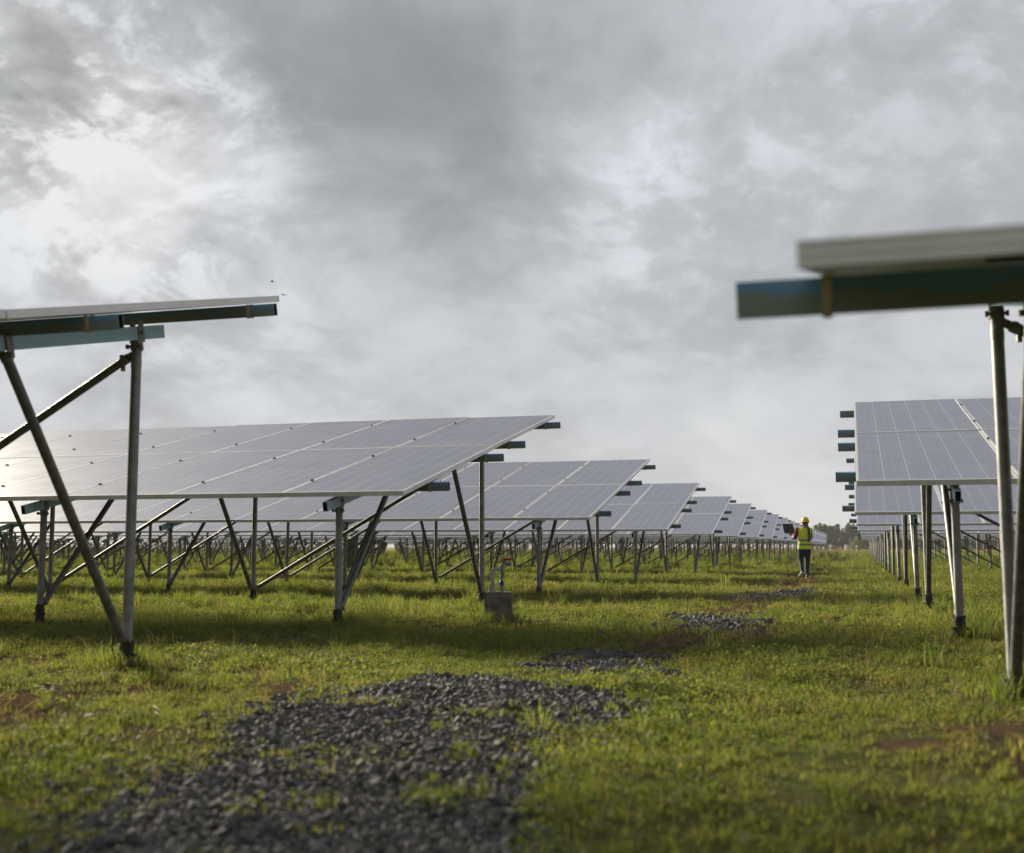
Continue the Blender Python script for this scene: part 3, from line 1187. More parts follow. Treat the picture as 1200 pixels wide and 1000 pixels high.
def mat_plaid():
    m, t, out = material('red_plaid_cotton')
    co = t.sep(t.new('ShaderNodeTexCoord').outputs['Object'])

    def stripes(c):
        return t.m('GREATER_THAN', t.m('SINE', t.m('MULTIPLY', c, 95.0)), 0.1)
    f = t.m('MULTIPLY', t.m('ADD', stripes(t.m('ADD', co[0], co[1])), stripes(co[2])), 0.5)
    col = t.mix(f, (0.34, 0.025, 0.04, 1), (0.022, 0.02, 0.05, 1))
    principled(t, out, col, 0.85, 0, 0.2)
    return m


def build_person():
    PZ = float(hgt(-1.45, 33.6)) + 0.01
    root = thing('person', 'person in yellow hard hat and lime safety vest walking away and carrying an open laptop', 'person', (-1.45, 33.6, PZ), R(9))
    skin = simple('skin', (0.42, 0.25, 0.17), 0.5, 0, 0.08, 20)
    jeans_m = simple('dark_denim', (0.016, 0.028, 0.062), 0.85, 0, 0.4, 25, bmp=0.4)
    hair_m = simple('brown_hair', (0.075, 0.045, 0.03), 0.45, 0, 0.35, 30)
    hat_m = simple('yellow_hard_hat', (0.90, 0.66, 0.03), 0.28, 0, 0.04, 6, 0.5)
    shoe_m = simple('dark_shoe', (0.02, 0.02, 0.022), 0.6)
    sole_m = simple('white_sole', (0.62, 0.60, 0.56), 0.6)
    hx = 0.03
    sh_l, el_l, wr_l = (-0.185, 0.0, 1.345), (-0.255, -0.02, 1.11), (-0.315, 0.19, 1.185)
    sh_r, el_r, wr_r = (0.165, 0.01, 1.345), (0.175, 0.13, 1.10), (-0.02, 0.28, 1.20)
    # ---- continuous body: head, neck, trunk, arms, hands with five fingers, legs
    bm = bmesh.new()
    loft(bm, [(hx, 0.005, 1.405, 0.05, 0.055), (hx, 0.02, 1.435, 0.062, 0.075), (hx, 0.02, 1.48, 0.072, 0.09), (hx, 0.012, 1.53, 0.077, 0.098),
              (hx, 0.005, 1.58, 0.076, 0.097), (hx, 0.0, 1.62, 0.058, 0.075), (hx, 0.0, 1.64, 0.03, 0.04)])
    chain(bm, [(0.01, -0.01, 1.33), (hx, 0.0, 1.46)], [0.056, 0.05])
    chain(bm, [(hx, 0.105, 1.525), (hx, 0.128, 1.498)], [0.010, 0.014])           # nose
    chain(bm, [(hx - 0.024, 0.102, 1.462), (hx + 0.024, 0.102, 1.462)], [0.006, 0.006])  # lips
    chain(bm, [(hx - 0.02, 0.085, 1.435), (hx + 0.02, 0.085, 1.435)], [0.018, 0.018])    # chin
    for sx in (-1, 1):
        chain(bm, [(hx + sx * 0.078, 0.0, 1.545), (hx + sx * 0.081, -0.005, 1.50)], [0.013, 0.009])  # ears
    loft(bm, [(0, 0, 0.80, 0.15, 0.10), (0, 0, 0.90, 0.155, 0.105), (0, 0, 1.0, 0.125, 0.09), (0, 0, 1.12, 0.135, 0.095), (0, 0, 1.25, 0.155, 0.10),
              (0, 0, 1.34, 0.14, 0.08), (0, 0, 1.39, 0.07, 0.06)])
    chain(bm, [sh_l, el_l, wr_l], [0.05, 0.038, 0.026])
    chain(bm, [sh_r, el_r, wr_r], [0.05, 0.038, 0.026])

    def hand(w, dirv, nrm, thumb_side, curl):
        w, d, n = Vector(w), Vector(dirv).normalized(), Vector(nrm).normalized()
        sd = d.cross(n).normalized()
        for o in (-0.027, -0.009, 0.009, 0.027):
            chain(bm, [w + sd * o * 0.6, w + d * 0.085 + sd * o], [0.014, 0.012], 8)
        for o, ln in ((-0.03, 0.062), (-0.01, 0.074), (0.01, 0.078), (0.03, 0.07)):
            a = w + d * 0.088 + sd * o
            b = a + (d * 0.9 + n * curl * 0.4).normalized() * ln * 0.45
            c = b + (d * 0.6 + n * curl).normalized() * ln * 0.32
            e = c + (d * 0.3 + n * curl * 1.2).normalized() * ln * 0.25
            chain(bm, [a, b, c, e], [0.0100, 0.0092, 0.0085, 0.0075], 8)
        a = w + d * 0.025 + sd * thumb_side * 0.03
        b = a + (sd * thumb_side * 0.9 + d * 0.6 + n * 0.2).normalized() * 0.04
        c = b + (d * 0.9 + sd * thumb_side * 0.3 + n * 0.3).normalized() * 0.032
        chain(bm, [a, b, c], [0.013, 0.011, 0.009], 8)
    hand(wr_l, (-0.25, 0.9, 0.18), (0.1, -0.1, 1), -1, 0.25)     # palm up under the laptop
    hand(wr_r, (-0.75, 0.45, 0.10), (0.0, 0.1, -1), 1, 0.45)     # fingers on the keys
    hip_l, kn_l, an_l = (-0.085, 0, 0.83), (-0.105, 0.02, 0.46), (-0.115, -0.27, 0.185)
    hip_r, kn_r, an_r = (0.085, 0, 0.83), (0.075, 0.07, 0.45), (0.06, 0.06, 0.08)
    chain(bm, [hip_l, kn_l, an_l], [0.078, 0.05, 0.034])
    chain(bm, [hip_r, kn_r, an_r], [0.078, 0.05, 0.034])
    chain(bm, [an_l, (-0.16, -0.19, 0.07)], [0.034, 0.03])
    chain(bm, [an_r, (0.06, 0.16, 0.04)], [0.034, 0.03])
    link('body', fused('body', bm, skin, 0.0065, 5), root)
    for sx in (-1, 1):
        bm = bmesh.new()
        bmesh.ops.create_uvsphere(bm, u_segments=12, v_segments=8, radius=0.0125)
        link('eye', mesh_of('eye', bm, simple('eye_white', (0.6, 0.58, 0.55), 0.2), True), root, (hx + sx * 0.032, 0.089, 1.533))
        bm = bmesh.new()
        add_box(bm, (hx + sx * 0.033, 0.101, 1.553), (0.034, 0.008, 0.007))
        link('eyebrow', mesh_of('eyebrow', bm, hair_m), root)
    # ---- jeans
    bm = bmesh.new()
    loft(bm, [(0, -0.005, 0.76, 0.12, 0.09), (0, -0.008, 0.80, 0.168, 0.125), (0, -0.012, 0.87, 0.178, 0.135), (0, -0.005, 0.95, 0.158, 0.115), (0, 0, 1.0, 0.145, 0.105)])
    chain(bm, [hip_l, (-0.098, 0.02, 0.62), kn_l, (-0.11, -0.13, 0.315), (-0.115, -0.255, 0.20)], [0.098, 0.086, 0.068, 0.062, 0.052])
    chain(bm, [hip_r, (0.08, 0.05, 0.62), kn_r, (0.068, 0.07, 0.27), (0.06, 0.06, 0.105)], [0.098, 0.086, 0.068, 0.060, 0.052])
    link('jeans', fused('jeans', bm, jeans_m, 0.010, 5), root)
    # ---- shirt with sleeves rolled to the elbow
    bm = bmesh.new()
    loft(bm, [(0, 0, 0.90, 0.165, 0.12), (0, 0, 1.05, 0.145, 0.11), (0, 0, 1.22, 0.165, 0.115), (0, 0, 1.33, 0.155, 0.095), (0, 0, 1.385, 0.085, 0.072), (0.02, 0, 1.425, 0.066, 0.064)])
    for s_, e_, w_ in ((sh_l, el_l, wr_l), (sh_r, el_r, wr_r)):
        mid = Vector(e_).lerp(Vector(w_), 0.28)
        chain(bm, [s_, e_, mid], [0.066, 0.056, 0.046])
    link('shirt', fused('shirt', bm, mat_plaid(), 0.009, 5), root)
    # ---- vest
    bm = bmesh.new()
    loft(bm, [(0, 0, 0.795, 0.198, 0.152), (0, 0, 0.86, 0.196, 0.150), (0, 0, 0.95, 0.182, 0.138), (0, 0, 1.08, 0.172, 0.132), (0, 0, 1.22, 0.184, 0.134),
              (0, 0, 1.31, 0.190, 0.118), (0, 0, 1.365, 0.155, 0.098), (0.01, 0, 1.40, 0.085, 0.08)], 28, True)
    capsules(bm, (-0.11, 0, 1.335), (-0.185, 0.0, 1.345), 0.065, 0.062)
    capsules(bm, (0.11, 0, 1.335), (0.165, 0.0, 1.345), 0.066, 0.066)
    link('safety_vest', fused('safety_vest', bm, mat_vest(), 0.009, 4), root)
    # ---- hair: cap under the hat and long ponytail
    bm = bmesh.new()
    loft(bm, [(hx, -0.02, 1.455, 0.062, 0.07), (hx, -0.022, 1.50, 0.080, 0.088), (hx, -0.016, 1.55, 0.088, 0.098), (hx, -0.01, 1.60, 0.085, 0.098), (hx, -0.01, 1.63, 0.06, 0.075)])
    chain(bm, [(hx + 0.01, -0.10, 1.50), (hx + 0.045, -0.145, 1.44), (hx + 0.075, -0.160, 1.32), (hx + 0.085, -0.160, 1.18), (hx + 0.085, -0.155, 1.06), (hx + 0.08, -0.150, 0.985)],
          [0.028, 0.032, 0.036, 0.034, 0.026, 0.010])
    link('hair', fused('hair', bm, hair_m, 0.008, 3), root)
    # ---- hard hat
    bm = bmesh.new()
    loft(bm, [(hx, 0.0, 1.558, 0.112, 0.132), (hx, 0, 1.575, 0.113, 0.133), (hx, 0, 1.61, 0.109, 0.128), (hx, 0, 1.65, 0.096, 0.112), (hx, 0, 1.68, 0.074, 0.086),
              (hx, 0, 1.70, 0.044, 0.05), (hx, 0, 1.706, 0.012, 0.014)], 28)
    for k in (-1, 0, 1):
        chain(bm, [(hx + k * 0.03, -0.10, 1.640), (hx + k * 0.028, -0.055, 1.684), (hx + k * 0.026, 0.0, 1.698), (hx + k * 0.028, 0.055, 1.684), (hx + k * 0.03, 0.10, 1.640)],
              [0.008, 0.011, 0.012, 0.011, 0.008], 8)
    hat = link('hard_hat', fused('hard_hat', bm, hat_m, 0.006, 3), root)
    bm = bmesh.new()
    loft(bm, [(hx, 0.02, 1.552, 0.126, 0.165), (hx, 0.02, 1.560, 0.128, 0.168), (hx, 0.018, 1.568, 0.118, 0.152)], 28)
    link('brim', mesh_of('brim', bm, hat_m, True, 40), hat)
    bm = bmesh.new()
    add_tube(bm, [(hx - 0.088, -0.03, 1.545), (hx - 0.06, -0.09, 1.53), (hx, -0.118, 1.524), (hx + 0.06, -0.09, 1.53), (hx + 0.088, -0.03, 1.545)], 0.013, 8)
    link('headband', mesh_of('headband', bm, shoe_m, True), hat)
    # ---- shoes
    for an, toe, heel in ((an_l, (-0.185, -0.165, 0.04), (-0.11, -0.315, 0.155)), (an_r, (0.06, 0.19, 0.042), (0.06, 0.02, 0.045))):
        bm = bmesh.new()
        chain(bm, [heel, an], [0.042, 0.044])
        chain(bm, [heel, toe], [0.042, 0.040])
        chain(bm, [Vector(an) + Vector((0, 0.02, -0.02)), toe], [0.042, 0.036])
        sh = link('shoe', fused('shoe', bm, shoe_m, 0.008, 3), root)
        bm = bmesh.new()
        h_, t_ = Vector(heel), Vector(toe)
        d = (t_ - h_).normalized()
        side = d.cross(Vector((0, 0, 1))).normalized()
        nrm = side.cross(d).normalized()
        rot = Matrix((side, d, nrm)).transposed()
        add_box(bm, (h_ + t_) / 2 - nrm * 0.036, (0.088, (t_ - h_).length + 0.088, 0.022), rot)
        bmesh.ops.bevel(bm, geom=bm.edges[:], offset=0.009, segments=2, affect='EDGES')
        link('sole', mesh_of('sole', bm, sole_m), sh)
    # ---- laptop resting on the left hand: a thing of its own
    blk = simple('black_laptop_shell', (0.018, 0.018, 0.02), 0.45)
    lt = thing('laptop', 'open black laptop held up in the left hand of the person walking away', 'laptop', (-1.45 - 0.335, 33.6 + 0.30, 1.245 + PZ), R(4 + 40))
    lt.scale = (1.18, 1.18, 1.18)
    bm = bmesh.new()
    add_box(bm, (0, 0, 0), (0.33, 0.23, 0.018))
    bmesh.ops.bevel(bm, geom=bm.edges[:], offset=0.004, segments=2, affect='EDGES')
    link('base', mesh_of('base', bm, blk), lt)
    bm = bmesh.new()
    for r_ in range(4):
        for c_ in range(12):
            add_box(bm, (-0.137 + c_ * 0.025, 0.065 - r_ * 0.025, 0.0105), (0.020, 0.020, 0.004))
    link('keyboard', mesh_of('keyboard', bm, M['clamp']), lt)
    bm = bmesh.new()
    tl = Matrix.Rotation(R(-16), 3, 'X')
    add_box(bm, Vector((0, 0.112, 0.012)) + tl @ Vector((0, 0, 0.115)), (0.33, 0.012, 0.23), tl)
    bmesh.ops.bevel(bm, geom=bm.edges[:], offset=0.004, segments=2, affect='EDGES')
    lid = link('lid', mesh_of('lid', bm, blk), lt)
    bm = bmesh.new()
    add_box(bm, Vector((0, 0.112, 0.012)) + tl @ Vector((0, -0.0065, 0.118)), (0.305, 0.002, 0.195), tl)
    link('screen', mesh_of('screen', bm, simple('dark_screen', (0.012, 0.012, 0.015), 0.35)), lid)


build_person()


# ================================================================== tree belt and small things at the far edge of the field
def leaf_material(name, lo, hi, trans=0.3):
    m, t, out = material(name)
    rnd = t.new('ShaderNodeObjectInfo').outputs['Random']
    isl = t.new('ShaderNodeNewGeometry').outputs['Random Per Island']
    f = t.m('ADD', t.m('MULTIPLY', isl, 0.7), t.m('MULTIPLY', rnd, 0.3))
    col = t.mix(f, lo + (1,), hi + (1,))
    d = t.new('ShaderNodeBsdfDiffuse')
    t.put(d.inputs['Color'], col)
    tr = t.new('ShaderNodeBsdfTranslucent')
    t.put(tr.inputs['Color'], t.mix(0.5, col, (col_scale(hi, 1.6)) + (1,)))
    ms = t.new('ShaderNodeMixShader')
    ms.inputs[0].default_value = trans
    t.l.new(d.outputs[0], ms.inputs[1])
    t.l.new(tr.outputs[0], ms.inputs[2])
    t.l.new(ms.outputs[0], out.inputs[0])
    return m


def col_scale(c, k):
    return tuple(x * k for x in c)


def quads_mesh(name, V, mat, n_per=4):
    """V: (n, n_per, 3) polygons."""
    n = len(V)
    me = bpy.data.meshes.new(name)
    me.vertices.add(n * n_per)
    me.vertices.foreach_set('co', V.astype(np.float32).ravel())
    me.loops.add(n * n_per)
    me.loops.foreach_set('vertex_index', np.arange(n * n_per, dtype=np.int32))
    me.polygons.add(n)
    me.polygons.foreach_set('loop_start', np.arange(0, n * n_per, n_per, dtype=np.int32))
    me.materials.append(mat)
    me.update(calc_edges=True)
    return me


def tree_meshes(rng, h, kind):
    bark = simple('pale_bark', (0.17, 0.15, 0.125), 0.9, 0, 0.3, 2)
    bm = bmesh.new()
    lean = rng.normal(0, 0.25, 2)
    pts = [(lean[0] * q * q, lean[1] * q * q, h * 0.93 * q - 0.3) for q in np.linspace(0, 1, 6)]
    add_tube(bm, pts, [0.17 * (1 - q) + 0.02 for q in np.linspace(0, 1, 6)], 8)
    blobs = []
    nb = 22 if kind == 'tall' else 9
    for i in range(nb):
        q = rng.uniform(0.22, 1.0) ** 0.9 if kind == 'tall' else rng.uniform(0.1, 0.9)
        r = (1.15 if kind == 'tall' else 1.5) * rng.uniform(0.5, 1.0) * (1.15 - 0.45 * q)
        off = rng.normal(0, 0.75 if kind == 'tall' else 1.1, 2) * (1.2 - q * 0.8)
        c = np.array([lean[0] * q * q + off[0], lean[1] * q * q + off[1], h * q - r * 0.4])
        blobs.append((c, r))
        base = np.array(pts[min(5, max(1, int(q * 4)))])
        add_tube(bm, [tuple(base), tuple((base + c) / 2 + np.array([0, 0, 0.2])), tuple(c)], [0.06, 0.04, 0.015], 5)
    trunk = mesh_of('trunk', bm, bark, True)
    P = []
    for c, r in blobs:
        n = int(120 * r ** 2) + 30
        d = rng.normal(0, 1, (n, 3))
        d /= np.linalg.norm(d, axis=1)[:, None]
        rad = r * rng.uniform(0.35, 1.05, n) ** 0.6
        p = c + d * rad[:, None] * np.array([1, 1, 1.15])
        P.append(p)
    P = np.concatenate(P)
    n = len(P)
    u = rng.normal(0, 1, (n, 3))
    u /= np.linalg.norm(u, axis=1)[:, None]
    w = np.cross(u, rng.normal(0, 1, (n, 3)))
    w /= np.linalg.norm(w, axis=1)[:, None]
    s = rng.uniform(0.13, 0.30, n)[:, None]
    V = np.stack([P - u * s, P + w * s * 0.55, P + u * s, P - w * s * 0.55], 1)
    return trunk, V


def build_trees():
    rng = np.random.default_rng(5)
    leaf = leaf_material('eucalyptus_leaves', (0.042, 0.055, 0.027), (0.115, 0.128, 0.062), 0.3)
    leaf2 = leaf_material('shrub_leaves', (0.045, 0.065, 0.016), (0.10, 0.13, 0.035), 0.3)
    kinds = []
    for i in range(5):
        tr, V = tree_meshes(rng, 9.8 + i * 0.45, 'tall')
        kinds.append((tr, quads_mesh('crown', V, leaf)))
    shr = []
    for i in range(3):
        tr, V = tree_meshes(rng, 3.2 + i * 0.6, 'shrub')
        shr.append((tr, quads_mesh('crown', V, leaf2)))
    x = -12.0
    n = 0
    for row, (yy, dx_) in enumerate(((295, 1.25), (299, 1.15), (304, 1.2), (311, 1.4))):
        x = -12.5 + row * 0.7
        while x < (44 if row < 2 else 26):
            tr, cr = kinds[int(rng.integers(0, 5))]
            s = rng.uniform(0.50, 0.66)
            if x < -10.4:
                s *= 0.72
            if -5.0 < x < -3.4:
                s *= 0.78
            t = thing('eucalyptus_tree', 'slim grey-green tree in the belt beyond the far end of the field', 'tree', (x, yy + rng.uniform(-1.2, 1.2), -0.1), rng.uniform(0, 6.28), 'trees beyond the field')
            t.scale = (s * rng.uniform(0.9, 1.1), s * rng.uniform(0.9, 1.1), s)
            link('trunk', tr, t)
            link('crown', cr, t)
            x += dx_ * rng.uniform(0.7, 1.3)
            n += 1
    x = -9.0
    while x < 44:
        tr, cr = shr[int(rng.integers(0, 3))]
        s = rng.uniform(0.5, 0.85) * (0.95 if x > 0 else 0.5)
        t = thing('shrub', 'dark bushy shrub at the foot of the tree belt', 'shrub', (x, 289 + rng.uniform(-2, 2), -0.1), rng.uniform(0, 6.28), 'shrubs below the trees')
        t.scale = (s, s, s)
        link('trunk', tr, t)
        link('crown', cr, t)
        x += rng.uniform(1.1, 2.2)
    tr, cr = shr[1]
    t = thing('shrub', 'bright green round shrub just left of the right-hand rows', 'shrub', (-0.15, 262, -0.1), 1.0)
    t.scale = (0.75, 0.75, 1.05)
    link('trunk', tr, t)
    m = cr.copy()
    m.materials.clear()
    m.materials.append(leaf_material('fresh_shrub_leaves', (0.09, 0.13, 0.02), (0.16, 0.20, 0.04), 0.35))
    link('crown', m, t)


build_trees()


def build_far_things():
    white = simple('white_paint', (0.68, 0.67, 0.63), 0.6, 0, 0.08, 3)
    black = simple('black_paint', (0.03, 0.03, 0.03), 0.6)
    orange = simple('orange_paint', (0.75, 0.27, 0.03), 0.5)
    y = 228.0
    for x, h, lab in ((-6.35, 0.85, 'short white marker post at the end of the last left row'),
                      (-5.05, 1.25, 'white marker post with a black band, in front of the dark trees'),
                      (-0.30, 1.1, 'white marker post beside the bright green shrub')):
        t = thing('marker_post', lab, 'marker post', (x, y, 0), 0, 'marker posts at the far edge of the field')
        bm = bmesh.new()
        add_tube(bm, [(0, 0, -0.2), (0, 0, h)], [0.19, 0.17], 10)
        add_tube(bm, [(0, 0, h), (0, 0, h + 0.05)], [0.17, 0.08], 10)
        link('post', mesh_of('post', bm, white, True, 40), t)
        bm = bmesh.new()
        add_tube(bm, [(0, 0, h * 0.42), (0, 0, h * 0.62)], 0.192, 10)
        link('band', mesh_of('band', bm, black, True, 40), t)
    t = thing('utility_box', 'small white utility box on the ground left of the thin pole', 'utility box', (-2.15, y, 0), R(10))
    bm = bmesh.new()
    add_box(bm, (0, 0, 0.55), (0.62, 0.4, 1.3))
    bmesh.ops.bevel(bm, geom=bm.edges[:], offset=0.02, segments=2, affect='EDGES')
    link('box_body', mesh_of('box_body', bm, white), t)
    bm = bmesh.new()
    add_box(bm, (0, -0.02, 1.23), (0.70, 0.5, 0.06))
    link('box_lid', mesh_of('box_lid', bm, white), t)
    t = thing('pole', 'thin pale pole with a white foot in front of the tree belt', 'pole', (-1.48, y, 0))
    bm = bmesh.new()
    add_tube(bm, [(0, 0, -0.2), (0, 0, 2.75)], [0.06, 0.045], 8)
    link('shaft', mesh_of('shaft', bm, simple('pale_pole', (0.45, 0.44, 0.42), 0.6), True, 40), t)
    bm = bmesh.new()
    add_tube(bm, [(0, 0, -0.1), (0, 0, 0.55), (0, 0, 0.62)], [0.19, 0.17, 0.08], 10)
    link('foot', mesh_of('foot', bm, white, True, 40), t)
    t = thing('warning_sign', 'small round orange sign on a thin dark post before the trees', 'sign', (-3.65, y, 0))
    bm = bmesh.new()
    add_tube(bm, [(0, 0.03, -0.2), (0, 0.03, 2.2)], 0.03, 8)
    link('post', mesh_of('post', bm, black, True, 40), t)
    bm = bmesh.new()
    add_tube(bm, [(0, -0.02, 2.1), (0, 0.0, 2.1)], 0.19, 20)
    link('sign_disc', mesh_of('sign_disc', bm, orange), t)


build_far_things()


# ================================================================== grass, weeds and gravel (nobody could count them)
def grass_material(name, lo, hi, straw, trans=0.45, straw_amt=0.12):
    m, t, out = material(name)
    rnd = t.new('ShaderNodeObjectInfo').outputs['Random']
    geo = t.new('ShaderNodeNewGeometry')
    isl = geo.outputs['Random Per Island']
    pos = geo.outputs['Position']
    patch = t.noise(pos, 0.55, 4, 0.6)
    f = t.m('ADD', t.m('MULTIPLY', isl, 0.35), t.m('ADD', t.m('MULTIPLY', rnd, 0.25), t.lin(patch, 0.3, 0.7, 0.0, 0.4)))
    col = t.mix(f, lo + (1,), hi + (1,))
    dry = t.m('LESS_THAN', t.m('FRACT', t.m('ADD', t.m('MULTIPLY', isl, 7.31), rnd)), t.m('MULTIPLY', t.smooth(patch, 0.35, 0.7), straw_amt * 2))
    col = t.mix(dry, col, straw + (1,))
    d = t.new('ShaderNodeBsdfPrincipled')
    t.put(d.inputs['Base Color'], col)
    d.inputs['Roughness'].default_value = 0.65
    d.inputs['Specular IOR Level'].default_value = 0.18
    tr = t.new('ShaderNodeBsdfTranslucent')
    t.put(tr.inputs['Color'], t.mix(1.0, col, (1.55, 1.5, 0.75, 1), 'MULTIPLY'))
    ms = t.new('ShaderNodeMixShader')
    ms.inputs[0].default_value = trans
    t.l.new(d.outputs[0], ms.inputs[1])
    t.l.new(tr.outputs[0], ms.inputs[2])
    t.l.new(ms.outputs[0], out.inputs[0])
    return m


def blade_tuft(rng, n, h0, h1, w, spread, droop):
    tris = []
    for _ in range(n):
        a = rng.uniform(0, 6.283)
        r = spread * math.sqrt(rng.uniform(0, 1))
        b = np.array([r * math.cos(a), r * math.sin(a), -0.005])
        az = a + rng.normal(0, 0.9)
        h = rng.uniform(h0, h1)
        lean = rng.uniform(0.1, 0.6) * droop
        d = np.array([math.cos(az), math.sin(az), 0])
        sd = np.array([-math.sin(az), math.cos(az), 0])
        yaw = rng.uniform(-0.8, 0.8)
        sd = sd * math.cos(yaw) + d * math.sin(yaw)
        p0 = b
        p1 = b + d * h * lean * 0.35 + np.array([0, 0, h * 0.55])
        p2 = b + d * h * lean * 1.1 + np.array([0, 0, h * (0.98 - 0.35 * lean)])
        ww = w * rng.uniform(0.7, 1.2)
        tris.append([p0 - sd * ww * .45, p0 + sd * ww * .45, p1 + sd * ww * .5, p1 - sd * ww * .5])
        tris.append([p1 - sd * ww * .5, p1 + sd * ww * .5, p2 + sd * ww * .06, p2 - sd * ww * .06])
    return tris


def blades_mesh(name, quads, mat):
    """Consecutive quad pairs share their middle edge, so each blade is one island."""
    V, F = [], []
    for i in range(0, len(quads), 2):
        a, b = quads[i], quads[i + 1]
        k = len(V)
        V += [a[0], a[1], a[2], a[3], b[2], b[3]]
        F += [(k, k + 1, k + 2, k + 3), (k + 3, k + 2, k + 4, k + 5)]
    me = bpy.data.meshes.new(name)
    me.from_pydata([tuple(v) for v in V], [], F)
    me.materials.append(mat)
    me.polygons.foreach_set('use_smooth', [True] * len(me.polygons))
    return me


def weed_tuft(rng, n, size, h):
    q = []
    for _ in range(n):
        a = rng.uniform(0, 6.283)
        r = 0.05 * math.sqrt(rng.uniform(0, 1))
        c = np.array([r * math.cos(a), r * math.sin(a), rng.uniform(0.15, 1.0) * h])
        az = rng.uniform(0, 6.283)
        tilt = rng.uniform(-0.2, 0.9)
        u = np.array([math.cos(az) * math.cos(tilt), math.sin(az) * math.cos(tilt), math.sin(tilt)])
        w = np.array([-math.sin(az), math.cos(az), rng.normal(0, 0.25)])
        s = size * rng.uniform(0.6, 1.3)
        q.append([c - u * s * 0.1, c + u * s * 0.45 - w * s * 0.36, c + u * s * 0.5 + w * s * 0.36, c + u * s])
        q[-1] = [c - u * s * 0.1, c + u * s * 0.45 - w * s * 0.36, c + u * s, c + u * s * 0.45 + w * s * 0.36]
    return q


def scatter(name, label, protos, pts, scale, seed, parent_kind='stuff', tilt=0.15):
    """Instances of the prototypes on points, through one small geometry-node tree."""
    col = bpy.data.collections.new(name + '_kinds')
    for i, me in enumerate(protos):
        o = bpy.data.objects.new('%s_kind_%02d' % (name, i), me)
        col.objects.link(o)
    rng = np.random.default_rng(seed)
    n = len(pts)
    me = bpy.data.meshes.new(name)
    me.vertices.add(n)
    me.vertices.foreach_set('co', pts.astype(np.float32).ravel())
    a = me.attributes.new('size', 'FLOAT', 'POINT')
    a.data.foreach_set('value', scale.astype(np.float32))
    a = me.attributes.new('turn', 'FLOAT_VECTOR', 'POINT')
    tv = np.stack([rng.normal(0, tilt, n), rng.normal(0, tilt, n), rng.uniform(0, 6.283, n)], -1)
    a.data.foreach_set('vector', tv.astype(np.float32).ravel())
    a = me.attributes.new('pick', 'INT', 'POINT')
    a.data.foreach_set('value', rng.integers(0, len(protos), n).astype(np.int32))
    o = link(name, me)
    o['kind'] = 'stuff'
    o['label'] = label
    o['category'] = 'gravel' if 'gravel' in name else 'grass'
    g = bpy.data.node_groups.new(name + '_scatter', 'GeometryNodeTree')
    g.interface.new_socket('Geometry', in_out='INPUT', socket_type='NodeSocketGeometry')
    g.interface.new_socket('Geometry', in_out='OUTPUT', socket_type='NodeSocketGeometry')
    gi, go = g.nodes.new('NodeGroupInput'), g.nodes.new('NodeGroupOutput')
    ci = g.nodes.new('GeometryNodeCollectionInfo')
    ci.inputs['Collection'].default_value = col
    ci.inputs['Separate Children'].default_value = True
    ci.inputs['Reset Children'].default_value = True
    ip = g.nodes.new('GeometryNodeInstanceOnPoints')
    ip.inputs['Pick Instance'].default_value = True

    def attr(nm, ty):
        nd = g.nodes.new('GeometryNodeInputNamedAttribute')
        nd.data_type = ty
        nd.inputs['Name'].default_value = nm
        return nd.outputs['Attribute']
    er = g.nodes.new('FunctionNodeEulerToRotation')
    g.links.new(attr('turn', 'FLOAT_VECTOR'), er.inputs[0])
    g.links.new(er.outputs[0], ip.inputs['Rotation'])
    g.links.new(gi.outputs[0], ip.inputs['Points'])
    g.links.new(ci.outputs[0], ip.inputs['Instance'])
    g.links.new(attr('pick', 'INT'), ip.inputs['Instance Index'])
    g.links.new(attr('size', 'FLOAT'), ip.inputs['Scale'])
    g.links.new(ip.outputs[0], go.inputs[0])
    md = o.modifiers.new('scatter', 'NODES')
    md.node_group = g
    return o


def wedge_points(rng, y0, y1, density, margin=0.8):
    """Random ground points over what the place shows between two distances."""
    k0, k1 = -0.95, 0.21
    area = 0.5 * (k1 - k0) * (y1 ** 2 - y0 ** 2) + 2 * margin * (y1 - y0)
    n = int(area * density)
    y = np.sqrt(rng.uniform(y0 ** 2, y1 ** 2, n))
    x = rng.uniform(0, 1, n) * ((k1 - k0) * y + 2 * margin) + k0 * y - margin
    return x, y


def under_rows(x, y):
    """How much a spot lies in the band under and just before a row, where the grass is left long."""
    r = np.zeros(len(x))
    for yh in Y_HIGH:
        c = yh - 3.0
        r = np.maximum(r, np.exp(-((y - c) / 2.6) ** 2))
    aisle = 1 / (1 + np.exp(-(np.abs(x + 2.1) - 2.3) / 0.25))
    return r * aisle


